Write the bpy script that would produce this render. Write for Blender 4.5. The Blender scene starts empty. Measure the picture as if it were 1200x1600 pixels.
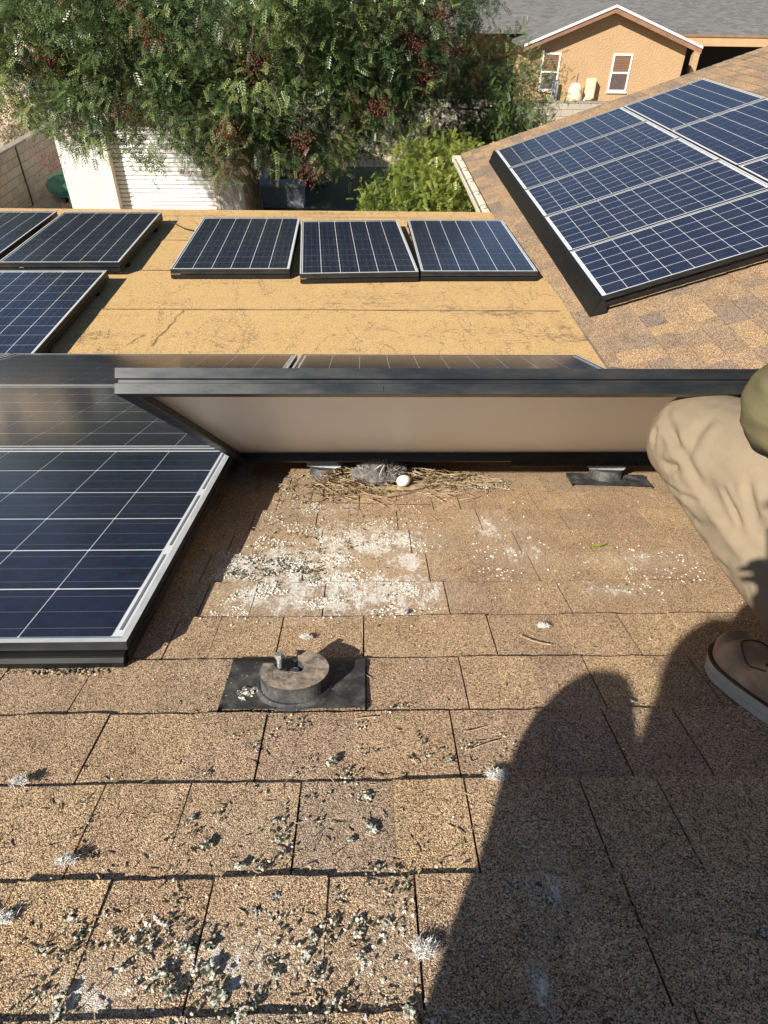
import bpy, bmesh, math, random
import numpy as np
from mathutils import Vector, Matrix, noise

scene = bpy.context.scene
COL = scene.collection
R = math.radians
random.seed(7)
RNG = np.random.default_rng(7)

# ------------------------------------------------------------------ camera
CZ = 5.0                                   # camera height above the yard
PITCH, ROLL, YAW = R(39.556), R(1.047), R(-2.0)
Z = Matrix.Rotation(YAW, 3, 'Z')
fw = Z @ Vector((0, math.cos(PITCH), -math.sin(PITCH)))
up = Z @ Vector((0, math.sin(PITCH), math.cos(PITCH)))
rt = Z @ Vector((1, 0, 0))
r2 = math.cos(ROLL) * rt + math.sin(ROLL) * up
u2 = -math.sin(ROLL) * rt + math.cos(ROLL) * up
cd = bpy.data.cameras.new('camera'); cam = bpy.data.objects.new('camera', cd); COL.objects.link(cam)
cd.sensor_fit = 'VERTICAL'; cd.sensor_height = 24.0; cd.lens = 1022.68 / 1600 * 24.0
cd.clip_start = 0.02; cd.clip_end = 2000
M4 = Matrix(((r2.x, u2.x, -fw.x, 0), (r2.y, u2.y, -fw.y, 0), (r2.z, u2.z, -fw.z, CZ), (0, 0, 0, 1)))
cam.matrix_world = M4
scene.camera = cam

# ------------------------------------------------------------------ light
SUN = Vector((-0.544, -0.6185, 0.565)).normalized()     # direction towards the sun
w = bpy.data.worlds.new('World'); scene.world = w; w.use_nodes = True
nt = w.node_tree; nt.nodes.clear()
sk = nt.nodes.new('ShaderNodeTexSky'); sk.sky_type = 'NISHITA'; sk.sun_disc = False
sk.sun_elevation = math.asin(SUN.z); sk.sun_rotation = math.atan2(SUN.x, SUN.y)
sk.altitude = 600; sk.air_density = 1.0; sk.dust_density = .4; sk.ozone_density = 1.0
bg = nt.nodes.new('ShaderNodeBackground'); bg.inputs['Strength'].default_value = 0.05
wo = nt.nodes.new('ShaderNodeOutputWorld')
nt.links.new(sk.outputs[0], bg.inputs[0]); nt.links.new(bg.outputs[0], wo.inputs[0])
sd = bpy.data.lights.new('sun', 'SUN'); sd.energy = 5.0; sd.angle = R(0.53); sd.color = (1.0, 0.94, 0.84)
so = bpy.data.objects.new('sun', sd); COL.objects.link(so)
so.rotation_euler = SUN.to_track_quat('Z', 'Y').to_euler(); so.location = (-6, -8, 14)
vs = scene.view_settings
vs.view_transform = 'Standard'; vs.look = 'None'; vs.exposure = 0.95; vs.gamma = 1.0; vs.use_curve_mapping = False
scene.cycles.max_bounces = 8; scene.cycles.transparent_max_bounces = 12
scene.cycles.caustics_reflective = False; scene.cycles.caustics_refractive = False

# ------------------------------------------------------------------ frames
TH = R(18.43); HC = 0.651
XA = Vector((1, 0, 0)); SA = Vector((0, math.cos(TH), -math.sin(TH))); NA = Vector((0, math.sin(TH), math.cos(TH)))
O_MAIN = Vector((0, 0, CZ)) - NA * HC
def frame(o, x, y, z):
    m = Matrix((x, y, z)).transposed().to_4x4(); m.translation = o; return m
MAIN = frame(O_MAIN, XA, SA, NA)            # main roof: local (X, S down-slope, N)
def PR(a, s, n): return MAIN @ Vector((a, s, n))
WEX, WEZ = 1.43, 2.68 + 0.25                # wing eave line
WU = Vector((math.cos(TH), 0, math.sin(TH))); WN = Vector((-math.sin(TH), 0, math.cos(TH)))
WING = frame(Vector((WEX, 0, WEZ)), WU, Vector((0, 1, 0)), WN)   # wing roof: local (up-slope, Y, N)
FT = R(1.534); FZ0 = CZ - 2.035; FY0 = 5.57
FLAT = frame(Vector((0, FY0, FZ0)), XA, Vector((0, math.cos(FT), -math.sin(FT))), Vector((0, math.sin(FT), math.cos(FT))))

# ------------------------------------------------------------------ helpers
def link(name, me, mat=None, parent=None, matrix=None, smooth=False):
    o = bpy.data.objects.new(name, me); COL.objects.link(o)
    if mat is not None and not me.materials:
        for m in (mat if isinstance(mat, (list, tuple)) else [mat]): me.materials.append(m)
    if parent is not None: o.parent = parent
    if matrix is not None: o.matrix_basis = matrix
    if smooth: me.polygons.foreach_set('use_smooth', [True] * len(me.polygons))
    return o
def empty(name, matrix=None, parent=None):
    o = bpy.data.objects.new(name, None); COL.objects.link(o); o.empty_display_size = 0.1
    if matrix is not None: o.matrix_basis = matrix
    if parent is not None: o.parent = parent
    return o
def tag(o, label=None, cat=None, group=None, kind=None):
    if label: o['label'] = label
    if cat: o['category'] = cat
    if group: o['group'] = group
    if kind: o['kind'] = kind
    return o
def T(x, y, z): return Matrix.Translation((x, y, z))
def RZ(a): return Matrix.Rotation(a, 4, 'Z')
def RX(a): return Matrix.Rotation(a, 4, 'X')
def RY(a): return Matrix.Rotation(a, 4, 'Y')

class MB:
    def __init__(s): s.v = []; s.f = []; s.mi = []
    def poly(s, pts, faces, m=0):
        b = len(s.v); s.v += [tuple(p) for p in pts]
        for f in faces: s.f.append([b + i for i in f]); s.mi.append(m)
    def box(s, x0, x1, y0, y1, z0, z1, m=0, mat=None):
        p = [(x0,y0,z0),(x1,y0,z0),(x1,y1,z0),(x0,y1,z0),(x0,y0,z1),(x1,y0,z1),(x1,y1,z1),(x0,y1,z1)]
        if mat is not None: p = [tuple(mat @ Vector(q)) for q in p]
        s.poly(p, [(3,2,1,0),(4,5,6,7),(0,1,5,4),(1,2,6,5),(2,3,7,6),(3,0,4,7)], m)
    def prism(s, prof, axis, a0, a1, m=0, mat=None):
        # prof: 2D points CCW; axis 'x': (y,z) profile along x, 'y': (x,z) along y, 'z': (x,y) along z
        def pt(a, q):
            if axis == 'x': r = (a, q[0], q[1])
            elif axis == 'y': r = (q[0], a, q[1])
            else: r = (q[0], q[1], a)
            return tuple(mat @ Vector(r)) if mat is not None else r
        n = len(prof); p = [pt(a0, q) for q in prof] + [pt(a1, q) for q in prof]
        fs = [(i, (i+1) % n, n + (i+1) % n, n + i) for i in range(n)] + [tuple(range(n))[::-1], tuple(range(n, 2*n))]
        s.poly(p, fs, m)
    def tube(s, pts, rad, seg=8, m=0, cap=True):
        pts = [Vector(p) for p in pts]; n = len(pts)
        if not hasattr(rad, '__len__'): rad = [rad] * n
        prev = None; rings = []
        for i, p in enumerate(pts):
            t = (pts[min(i+1, n-1)] - pts[max(i-1, 0)]).normalized()
            if prev is None:
                a = Vector((0, 0, 1)) if abs(t.z) < .9 else Vector((1, 0, 0)); u = t.cross(a).normalized()
            else:
                u = (prev - t * prev.dot(t)); u = u.normalized() if u.length > 1e-6 else t.orthogonal().normalized()
            prev = u; v = t.cross(u)
            rings.append([p + (u * math.cos(2*math.pi*k/seg) + v * math.sin(2*math.pi*k/seg)) * rad[i] for k in range(seg)])
        fs = []
        for i in range(n-1):
            for k in range(seg): fs.append((i*seg+k, i*seg+(k+1) % seg, (i+1)*seg+(k+1) % seg, (i+1)*seg+k))
        if cap: fs += [tuple(range(seg))[::-1], tuple(range((n-1)*seg, n*seg))]
        s.poly([q for r in rings for q in r], fs, m)
    def cyl(s, x, y, z0, z1, r, seg=16, r1=None, m=0, mat=None):
        r1 = r if r1 is None else r1
        p = [(x+r*math.cos(2*math.pi*k/seg), y+r*math.sin(2*math.pi*k/seg), z0) for k in range(seg)]
        p += [(x+r1*math.cos(2*math.pi*k/seg), y+r1*math.sin(2*math.pi*k/seg), z1) for k in range(seg)]
        if mat is not None: p = [tuple(mat @ Vector(q)) for q in p]
        fs = [(k, (k+1) % seg, seg+(k+1) % seg, seg+k) for k in range(seg)] + [tuple(range(seg))[::-1], tuple(range(seg, 2*seg))]
        s.poly(p, fs, m)
    def mesh(s, name):
        me = bpy.data.meshes.new(name); me.from_pydata(s.v, [], s.f)
        if any(s.mi): me.polygons.foreach_set('material_index', s.mi)
        me.update(); return me
    def build(s, name, mat=None, parent=None, matrix=None, smooth=False):
        return link(name, s.mesh(name), mat, parent, matrix, smooth)

def np_mesh(name, verts, quads, mi=None):
    """verts (n,3), quads (m,4) -> mesh, fast"""
    me = bpy.data.meshes.new(name); n, m = len(verts), len(quads); k = quads.shape[1]
    me.vertices.add(n); me.vertices.foreach_set('co', np.asarray(verts, np.float32).ravel())
    me.loops.add(m*k); me.loops.foreach_set('vertex_index', np.asarray(quads, np.int32).ravel())
    me.polygons.add(m); me.polygons.foreach_set('loop_start', np.arange(0, m*k, k, dtype=np.int32))
    me.polygons.foreach_set('loop_total', np.full(m, k, np.int32))
    if mi is not None: me.polygons.foreach_set('material_index', np.asarray(mi, np.int32))
    me.update(calc_edges=True); return me

# ------------------------------------------------------------------ materials
class NT:
    def __init__(s, name):
        s.m = bpy.data.materials.new(name); s.m.use_nodes = True; s.t = s.m.node_tree; s.t.nodes.clear()
        s.out = s.n('ShaderNodeOutputMaterial'); s.p = s.n('ShaderNodeBsdfPrincipled'); s.l(s.p.outputs[0], s.out.inputs[0])
    def n(s, t, **k):
        q = s.t.nodes.new(t)
        for a, b in k.items(): setattr(q, a, b)
        return q
    def l(s, a, b): s.t.links.new(a, b)
    def set(s, node, sock, v):
        if isinstance(v, bpy.types.NodeSocket): s.l(v, node.inputs[sock])
        else: node.inputs[sock].default_value = v
    def pos(s): return s.n('ShaderNodeNewGeometry').outputs['Position']
    def obj(s): return s.n('ShaderNodeTexCoord').outputs['Object']
    def rnd(s): return s.n('ShaderNodeObjectInfo').outputs['Random']
    def mapping(s, v, scale=(1,1,1), rot=(0,0,0), loc=(0,0,0)):
        q = s.n('ShaderNodeMapping'); s.l(v, q.inputs[0]); q.inputs['Location'].default_value = loc
        q.inputs['Rotation'].default_value = rot; q.inputs['Scale'].default_value = scale; return q.outputs[0]
    def noise(s, v, scale, detail=4, rough=.55, dist=0):
        q = s.n('ShaderNodeTexNoise'); s.l(v, q.inputs['Vector']); q.inputs['Scale'].default_value = scale
        q.inputs['Detail'].default_value = detail; q.inputs['Roughness'].default_value = rough; q.inputs['Distortion'].default_value = dist
        return q.outputs[0]
    def vor(s, v, scale, out='Color', feature='F1'):
        q = s.n('ShaderNodeTexVoronoi', feature=feature); s.l(v, q.inputs['Vector']); q.inputs['Scale'].default_value = scale
        return q.outputs[out]
    def math(s, op, a, b=0.0, c=0.0, clamp=False):
        q = s.n('ShaderNodeMath', operation=op, use_clamp=clamp); s.set(q, 0, a); s.set(q, 1, b); s.set(q, 2, c); return q.outputs[0]
    def ramp(s, f, stops, interp='LINEAR'):
        q = s.n('ShaderNodeValToRGB'); s.l(f, q.inputs[0]); cr = q.color_ramp; cr.interpolation = interp
        while len(cr.elements) < len(stops): cr.elements.new(.5)
        for e, (p, c) in zip(cr.elements, stops):
            e.position = p; e.color = (*c, 1) if len(c) == 3 else c
        return q.outputs[0]
    def mix(s, f, a, b, mode='MIX'):
        q = s.n('ShaderNodeMix', data_type='RGBA', blend_type=mode); s.set(q, 0, f)
        for i, v in ((6, a), (7, b)):
            if isinstance(v, bpy.types.NodeSocket): s.l(v, q.inputs[i])
            else: q.inputs[i].default_value = (*v, 1) if len(v) == 3 else v
        return q.outputs[2]
    def sep(s, v):
        q = s.n('ShaderNodeSeparateXYZ'); s.l(v, q.inputs[0]); return q.outputs
    def remap(s, v, a, b, c=0., d=1.):
        q = s.n('ShaderNodeMapRange'); s.l(v, q.inputs[0]); q.clamp = True
        for i, x in zip((1,2,3,4), (a,b,c,d)): q.inputs[i].default_value = x
        return q.outputs[0]
    def bump(s, hgt, strength, dist, nrm=None):
        q = s.n('ShaderNodeBump'); s.l(hgt, q.inputs['Height']); q.inputs['Strength'].default_value = strength
        q.inputs['Distance'].default_value = dist
        if nrm is not None: s.l(nrm, q.inputs['Normal'])
        s.l(q.outputs[0], s.p.inputs['Normal']); return q.outputs[0]
    def fin(s, col, rough=.8, metal=0., spec=None):
        if isinstance(col, bpy.types.NodeSocket): s.l(col, s.p.inputs['Base Color'])
        else: s.p.inputs['Base Color'].default_value = (*col, 1)
        s.set(s.p, 'Roughness', rough); s.set(s.p, 'Metallic', metal)
        if spec is not None: s.p.inputs['Specular IOR Level'].default_value = spec
        return s.m

def simple(name, col, rough=.7, metal=0., var=.25, scale=8., bump=0., bscale=60., spec=None, use_obj=False):
    t = NT(name); v = t.obj() if use_obj else t.pos()
    n = t.noise(v, scale, 5)
    c = t.mix(t.remap(n, .3, .7), tuple(x*(1-var) for x in col), tuple(min(1, x*(1+var)) for x in col))
    if bump: t.bump(t.noise(v, bscale, 4), bump, .01)
    return t.fin(c, rough, metal, spec)

# roof-frame coordinates inside a material: rotate by +TH about X then shift
RMAT = Matrix.Rotation(TH, 3, 'X'); RLOC = -(RMAT @ O_MAIN)
def roof_xy(t): return t.mapping(t.pos(), rot=(TH, 0, 0), loc=tuple(RLOC))

def blob(t, v, ells):
    """max over ellipses of 1-|(p-c)/r|, clamped at 0"""
    acc = None
    for (cx, cy, rx, ry, k) in ells:
        q = t.n('ShaderNodeVectorMath', operation='SUBTRACT'); t.l(v, q.inputs[0]); q.inputs[1].default_value = (cx, cy, 0)
        m = t.n('ShaderNodeVectorMath', operation='MULTIPLY'); t.l(q.outputs[0], m.inputs[0]); m.inputs[1].default_value = (1/rx, 1/ry, 0)
        le = t.n('ShaderNodeVectorMath', operation='LENGTH'); t.l(m.outputs[0], le.inputs[0])
        e = t.math('MULTIPLY', t.math('SUBTRACT', 1.0, le.outputs['Value'], clamp=True), k)
        acc = e if acc is None else t.math('MAXIMUM', acc, e)
    return acc

def shingle_mat(name, tones, grain, stains=False):
    t = NT(name); v = t.pos()
    wob = t.n('ShaderNodeTexNoise'); t.l(v, wob.inputs['Vector']); wob.inputs['Scale'].default_value = grain*.9; wob.inputs['Detail'].default_value = 1
    vm = t.n('ShaderNodeVectorMath', operation='MULTIPLY_ADD'); t.l(wob.outputs['Color'], vm.inputs[0]); vm.inputs[1].default_value = (.9/grain,)*3; t.l(v, vm.inputs[2]); gv = vm.outputs[0]
    g = t.sep(t.vor(gv, grain, 'Color'))
    big = t.noise(v, 9, 5)
    mid = t.noise(v, 60, 4)
    tone = t.ramp(t.rnd(), tones)
    # single granules: dark, brown, tan, cream
    gr = t.ramp(g[0], [(0, (.08,.065,.055)), (.24, (.34,.29,.25)), (.5, (.92,.87,.82)), (.8, (1.25,1.2,1.12)), (1, (1.9,1.84,1.7))])
    c = t.mix(1.0, tone, gr, 'MULTIPLY')
    c = t.mix(t.remap(big, .38, .72, 0, .5), c, t.mix(1.0, c, (.62,.58,.56), 'MULTIPLY'))
    c = t.mix(t.remap(t.noise(v, 26, 6, .75), .5, .72, 0, .32), c, t.mix(1.0, c, (.5,.47,.46), 'MULTIPLY'))
    c = t.mix(t.remap(mid, .55, .78, 0, .3), c, (.13,.09,.065))
    rough = .93
    d = t.vor(gv, grain, 'Distance')
    hgt = t.math('SUBTRACT', t.math('MULTIPLY', g[1], .6), d)
    if stains:
        rv = roof_xy(t)
        el = blob(t, rv, [(-.16,1.335,.30,.21,1.0), (-.10,1.205,.34,.14,1.0), (.06,1.22,.19,.15,.95), (.0,1.48,.34,.22,.85), (.09,1.36,.13,.12,.8),
                          (-.12,1.70,.24,.14,.55), (.36,1.40,.14,.16,.62), (.62,1.36,.24,.10,.6), (.52,1.21,.16,.07,.62),
                          (.33,1.55,.16,.2,.62), (.05,1.9,.42,.12,.55), (-.13,.44,.16,.08,.6), (-.26,.42,.12,.06,.6), (.02,.45,.1,.09,.5),
                          (-.1,.6,.2,.1,.36), (.2,.52,.06,.12,.42), (.165,.42,.02,.05,.75)])
        st = t.mapping(rv, scale=(1.0, .45, 1.0))
        n1 = t.noise(st, 150, 6, .7, .4)
        n2 = t.noise(st, 24, 6, .7)
        n = t.math('ADD', t.math('MULTIPLY', n1, .62), t.math('MULTIPLY', n2, .62))
        f = t.math('MULTIPLY', t.math('SUBTRACT', n, t.math('SUBTRACT', .845, t.math('MULTIPLY', t.math('MINIMUM', el, .62), .45))), 9, clamp=True)
        f = t.math('MULTIPLY', f, t.remap(el, .02, .15))
        f = t.math('MULTIPLY', f, t.remap(g[2], .0, .6, .25, 1.0))
        c = t.mix(t.remap(el, .05, .6, 0, .22), c, (.62,.56,.45))
        c = t.mix(f, c, t.mix(g[0], (.70,.68,.62), (.93,.92,.88)))
        # greenish black crust
        el2 = blob(t, rv, [(-.22,1.36,.17,.075,1), (-.2,1.62,.2,.12,.6), (-.18,1.9,.16,.14,.75), (-.12,.47,.2,.1,.6), (.35,1.9,.3,.05,.7)])
        n3 = t.noise(rv, 55, 6, .7)
        f2 = t.math('MULTIPLY', t.math('SUBTRACT', t.math('ADD', n3, t.math('MULTIPLY', el2, .26)), .74), 18.0, clamp=True)
        f2 = t.math('MULTIPLY', f2, t.remap(el2, .02, .2))
        c = t.mix(f2, c, (.035,.042,.02))
    t.bump(hgt, .45, .0022)
    return t.fin(c, rough, spec=.25)

M = {}
M['shingle'] = shingle_mat('brown_shingle', [(0,(.48,.355,.24)), (.3,(.53,.39,.26)), (.55,(.45,.335,.24)), (.85,(.56,.415,.26)), (1,(.40,.31,.235))], 780, True)
M['wing_shingle'] = shingle_mat('weathered_shingle', [(0,(.23,.185,.15)), (.25,(.35,.25,.16)), (.5,(.39,.275,.17)), (.7,(.26,.205,.16)), (.85,(.34,.245,.16)), (1,(.43,.305,.18))], 300)

def roll_mat():
    t = NT('roll_roofing'); v = t.pos()
    g = t.sep(t.vor(v, 260, 'Color'))
    c = t.ramp(g[0], [(0,(.17,.105,.05)), (.12,(.35,.22,.095)), (.5,(.52,.335,.14)), (1,(.64,.43,.20))])
    st = t.mapping(v, scale=(.35, 1.3, 1))
    band = t.noise(st, 3.2, 5, .6)
    sp = t.noise(t.mapping(v, scale=(.5, 1.6, 1)), 42, 6, .75)
    f = t.math('MULTIPLY', t.math('SUBTRACT', t.math('ADD', sp, t.math('MULTIPLY', t.remap(band, .42, .68), .16)), .635), 14, clamp=True)
    c = t.mix(t.math('MULTIPLY', f, .75), c, (.17,.12,.075))
    c = t.mix(t.remap(t.noise(v, 1.7, 4), .45, .75, 0, .3), c, (.50,.32,.14))
    # worn, alligatored bands running down the roof
    wv = t.mapping(v, scale=(1.0, .25, 1)); dd = t.noise(wv, 2.3, 3, .5, 1.2)
    band2 = t.remap(t.math('ABSOLUTE', t.math('SUBTRACT', dd, .5)), .0, .022, 1, 0)
    cr = t.remap(t.vor(t.mapping(v, scale=(1.2,.6,1)), 26, 'Distance', 'DISTANCE_TO_EDGE'), 0, .09, 1, 0)
    c = t.mix(t.math('MULTIPLY', t.math('MULTIPLY', band2, cr), .8), c, (.07,.055,.045))
    # drift of loose brown granules beside the valley
    el = blob(t, v, [(1.05,4.78,.62,.16,1), (1.45,4.5,.22,.5,.9)])
    f3 = t.math('MULTIPLY', t.math('SUBTRACT', t.math('ADD', t.noise(v, 14, 6, .7), t.math('MULTIPLY', el, .4)), .74), 6, clamp=True)
    c = t.mix(t.math('MULTIPLY', f3, t.remap(el, .02, .2, 0, .8)), c, (.22,.125,.07))
    t.bump(t.math('SUBTRACT', t.math('MULTIPLY', g[1], .5), t.math('MULTIPLY', f, .5)), .6, .004)
    return t.fin(c, .92, spec=.25)
M['roll'] = roll_mat()
M['drip'] = simple('painted_drip_edge', (.50,.32,.15), .55, 0, .12, 6)
M['tar'] = simple('tar_crack', (.03,.024,.02), .8)
M['seam'] = simple('seam_bitumen', (.20,.135,.075), .9, 0, .5, 9)
M['deck'] = simple('roof_deck', (.20,.14,.09), .95)

def cell_mat():
    t = NT('silicon_cell'); v = t.obj(); s = t.sep(v)
    cr = t.sep(t.vor(t.pos(), 55, 'Color'))
    c = t.mix(cr[0], (.0035,.0055,.017), (.0075,.014,.043))
    c = t.mix(t.remap(t.rnd(), 0, 1, 0, .35), c, (.008,.011,.035))
    lines = None
    for y in (-.052, 0, .052):
        q = t.remap(t.math('ABSOLUTE', t.math('SUBTRACT', s[1], y)), .0006, .0010, 1, 0)
        lines = q if lines is None else t.math('MAXIMUM', lines, q)
    c = t.mix(lines, c, (.10,.11,.13))
    return t.fin(c, .4, spec=.3)
M['cell'] = cell_mat()
M['backsheet'] = simple('white_backsheet', (.80,.815,.83), .4, 0, .03, 3)
M['ribbon'] = simple('tinned_ribbon', (.36,.38,.40), .35, .6, .08, 10)
def glass_mat():
    t = NT('panel_glass'); t.t.nodes.remove(t.p)
    lw = t.n('ShaderNodeLayerWeight'); lw.inputs[0].default_value = .5
    fr = t.math('ADD', t.math('MULTIPLY', t.math('POWER', lw.outputs['Facing'], 5.0), .85), .02)
    tr = t.n('ShaderNodeBsdfTransparent'); gl = t.n('ShaderNodeBsdfGlossy'); gl.inputs['Roughness'].default_value = .13
    df = t.n('ShaderNodeBsdfDiffuse'); df.inputs[0].default_value = (.42,.38,.33,1)
    mx = t.n('ShaderNodeMixShader'); t.l(fr, mx.inputs[0]); t.l(tr.outputs[0], mx.inputs[1]); t.l(gl.outputs[0], mx.inputs[2])
    dust = t.remap(t.noise(t.pos(), 2.5, 6, .7), .35, .8, .004, .030)
    specks = t.remap(t.noise(t.pos(), 140, 2), .74, .78, 0, .35)
    m2 = t.n('ShaderNodeMixShader'); t.l(t.math('MAXIMUM', dust, specks), m2.inputs[0]); t.l(mx.outputs[0], m2.inputs[1]); t.l(df.outputs[0], m2.inputs[2])
    t.l(m2.outputs[0], t.out.inputs[0]); return t.m
M['glass'] = glass_mat()
def black_metal(name, col, rough, dust):
    t = NT(name); v = t.pos()
    n = t.noise(t.mapping(v, scale=(.25,1,1)), 30, 6, .65); n2 = t.noise(v, 7, 5)
    c = t.mix(t.math('MULTIPLY', t.remap(n, .4, .75), dust), col, (.27,.22,.16))
    c = t.mix(t.remap(n2, .5, .8, 0, dust*.8), c, (.20,.17,.14))
    return t.fin(c, t.remap(n, .3, .7, rough-.08, rough+.15), .55, .5)
M['frame'] = black_metal('black_anodised_frame', (.026,.030,.034), .36, .10)
M['skirt'] = black_metal('black_skirt_metal', (.016,.017,.018), .42, .02)
M['lip'] = simple('frame_lip_highlight', (.62,.63,.62), .35, .3, .12, 20)  # pale colour paints the sunlit highlight along the black frame's top edge
M['galv'] = simple('galvanised_steel', (.46,.47,.47), .42, .75, .2, 120, .25, 300)
M['alu'] = simple('cast_aluminium', (.36,.36,.35), .55, .2, .2, 60, .4, 200)
def dirty_black():
    t = NT('weathered_black_flashing'); v = t.pos()
    n = t.noise(v, 35, 8, .7); n2 = t.noise(v, 160, 4)
    c = t.mix(t.remap(n, .44, .7, 0, .62), (.034,.036,.038), (.17,.155,.135))
    c = t.mix(t.remap(n2, .66, .74, 0, .8), c, (.6,.58,.52))
    t.bump(n2, .25, .003); return t.fin(c, t.remap(n, .3, .7, .38, .85), .15)
M['flash'] = dirty_black()
def dirty_top():
    t = NT('dirt_caked_puck'); v = t.pos(); n = t.noise(v, 42, 8, .7); n2 = t.noise(v, 200, 4)
    c = t.mix(t.remap(n, .36, .6), (.075,.068,.06), (.38,.30,.22)); c = t.mix(t.remap(n2, .62, .72, 0, .7), c, (.62,.55,.45))
    t.bump(n, .6, .006); return t.fin(c, .9)
M['dirt_top'] = dirty_top()
M['straw'] = simple('dry_straw', (.36,.275,.165), .8, 0, .55, 45)
M['straw_dark'] = simple('dark_twig', (.13,.075,.035), .8, 0, .4, 60)
def drop_mat():
    t = NT('crusted_dropping'); v = t.pos(); n = t.noise(v, 190, 5, .7)
    c = t.ramp(n, [(0,(.02,.024,.012)), (.46,(.05,.055,.028)), (.53,(.48,.45,.36)), (.62,(.74,.72,.64)), (1,(.85,.84,.78))])
    t.bump(n, .6, .003); return t.fin(c, .9)
M['drop'] = drop_mat()
M['drop_dark'] = simple('dark_dropping', (.045,.05,.024), .9, 0, .6, 200)
M['white_drop'] = simple('chalky_dropping', (.74,.72,.66), .9, 0, .12, 120, .5, 300)
M['down'] = simple('pale_down', (.66,.64,.60), .9, 0, .15, 200)
M['egg'] = simple('white_eggshell', (.80,.77,.71), .5, 0, .04, 40)
M['leaf_litter'] = simple('yellow_green_leaf', (.22,.24,.045), .6, 0, .3, 80)

# ------------------------------------------------------------------ roofs
def tab_mesh(wd, ex, thick, seed):
    """one shingle tab: local x across, y from 0 (tucked up-slope end) to ex (butt), slightly ragged butt"""
    rr = random.Random(seed); m = MB(); n = 7
    z0, z1 = .0006, .0058 + thick
    top0 = []; top1 = []; bot1 = []; bot0 = []
    for i in range(n):
        x = -wd/2 + wd*i/(n-1); j = rr.uniform(-.0012, .0012); b = rr.uniform(-.0005, .0007)
        top0.append((x, -.02, z0)); top1.append((x, ex + j, z1 + b)); bot1.append((x, ex + j*.6 - .0005, z1 - .0052)); bot0.append((x, -.02, z0 - .004))
    pts = top0 + top1 + bot1 + bot0; f = []
    for i in range(n-1):
        f += [(i, i+1, n+i+1, n+i), (n+i, n+i+1, 2*n+i+1, 2*n+i)]
    f += [(0, n, 2*n, 3*n), (n-1, 4*n-1, 3*n-1, 2*n-1)]
    m.poly(pts, f); return m.mesh('shingle')
_tab = {}
def tab(wd, ex, thick):
    k = (round(wd, 2), round(thick, 4), round(ex, 3), random.randint(0, 2))
    if k not in _tab: _tab[k] = tab_mesh(1.0, ex, thick, len(_tab))
    return _tab[k]

EXPO = 0.143; S0 = 0.966      # butt lines at S0 + k*EXPO
JO = {-4: [-.387,-.165,.048,.30], -3: [-.387,-.171,.052,.285,.45], -2: [-.342,-.087,.128,.281,.385], -1: [-.388,-.151,.126,.36,.47],
      0: [-.459,-.228,-.002,.159,.374,.56], 1: [-.356,-.16,-.006,.231,.487,.66], 2: [-.33,-.087,.164,.407,.679], 3: [-.36,-.140,.138,.378,.595,.761],
      4: [-.33,-.111,.108,.370,.544,.78], 5: [-.30,-.132,.082,.30,.527,.75], 6: [-.25,-.02,.188,.264,.481,.619,.84]}
deck = MB()
deck.poly([(-6,-1.6,-.006),(2.2,-1.6,-.006),(2.2,4.35,-.006),(-6,4.35,-.006),(-6,-1.6,-.15),(2.2,-1.6,-.15),(2.2,4.35,-.15),(-6,4.35,-.15)],
          [(0,1,2,3),(7,6,5,4),(0,4,5,1),(1,5,6,2),(2,6,7,3),(3,7,4,0)])
# the near slope also runs on to the right until the valley
deck.poly([(2.2,-1.6,-.006),(7.2,-1.6,-.006),(7.2,-1.45,-.006),(2.2,3.6,-.006),(2.2,-1.6,-.15),(7.2,-1.6,-.15),(7.2,-1.45,-.15),(2.2,3.6,-.15)],
          [(0,1,2,3),(7,6,5,4),(0,4,5,1),(1,5,6,2),(2,6,7,3)])
main_roof = deck.build('main_roof', M['deck'], matrix=MAIN)
tag(main_roof, 'brown laminated shingle roof slope under the nest and the lifted panel', kind='structure')
rest = MB()
def put_tab(parent, mat, x0, x1, sb, ex, gap0, gap1, thick, flip=False):
    wd = x1 - x0 - (gap0 + gap1)/2
    me = tab(wd, ex, thick)
    o = link('shingle', me, mat, parent)
    o.location = ((x0 + gap0/2 + x1 - gap1/2)/2, sb - ex, 0); o.scale = (wd, 1, 1)
    return o
def rest_tab(mb, x0, x1, sb, ex, thick):
    z1 = .0058 + thick
    mb.poly([(x0,sb-ex-.02,.0006),(x1,sb-ex-.02,.0006),(x1,sb,z1),(x0,sb,z1),(x0,sb,z1-.006),(x1,sb,z1-.006)], [(0,1,2,3),(3,2,5,4)])
rs = random.Random(11)
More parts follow.
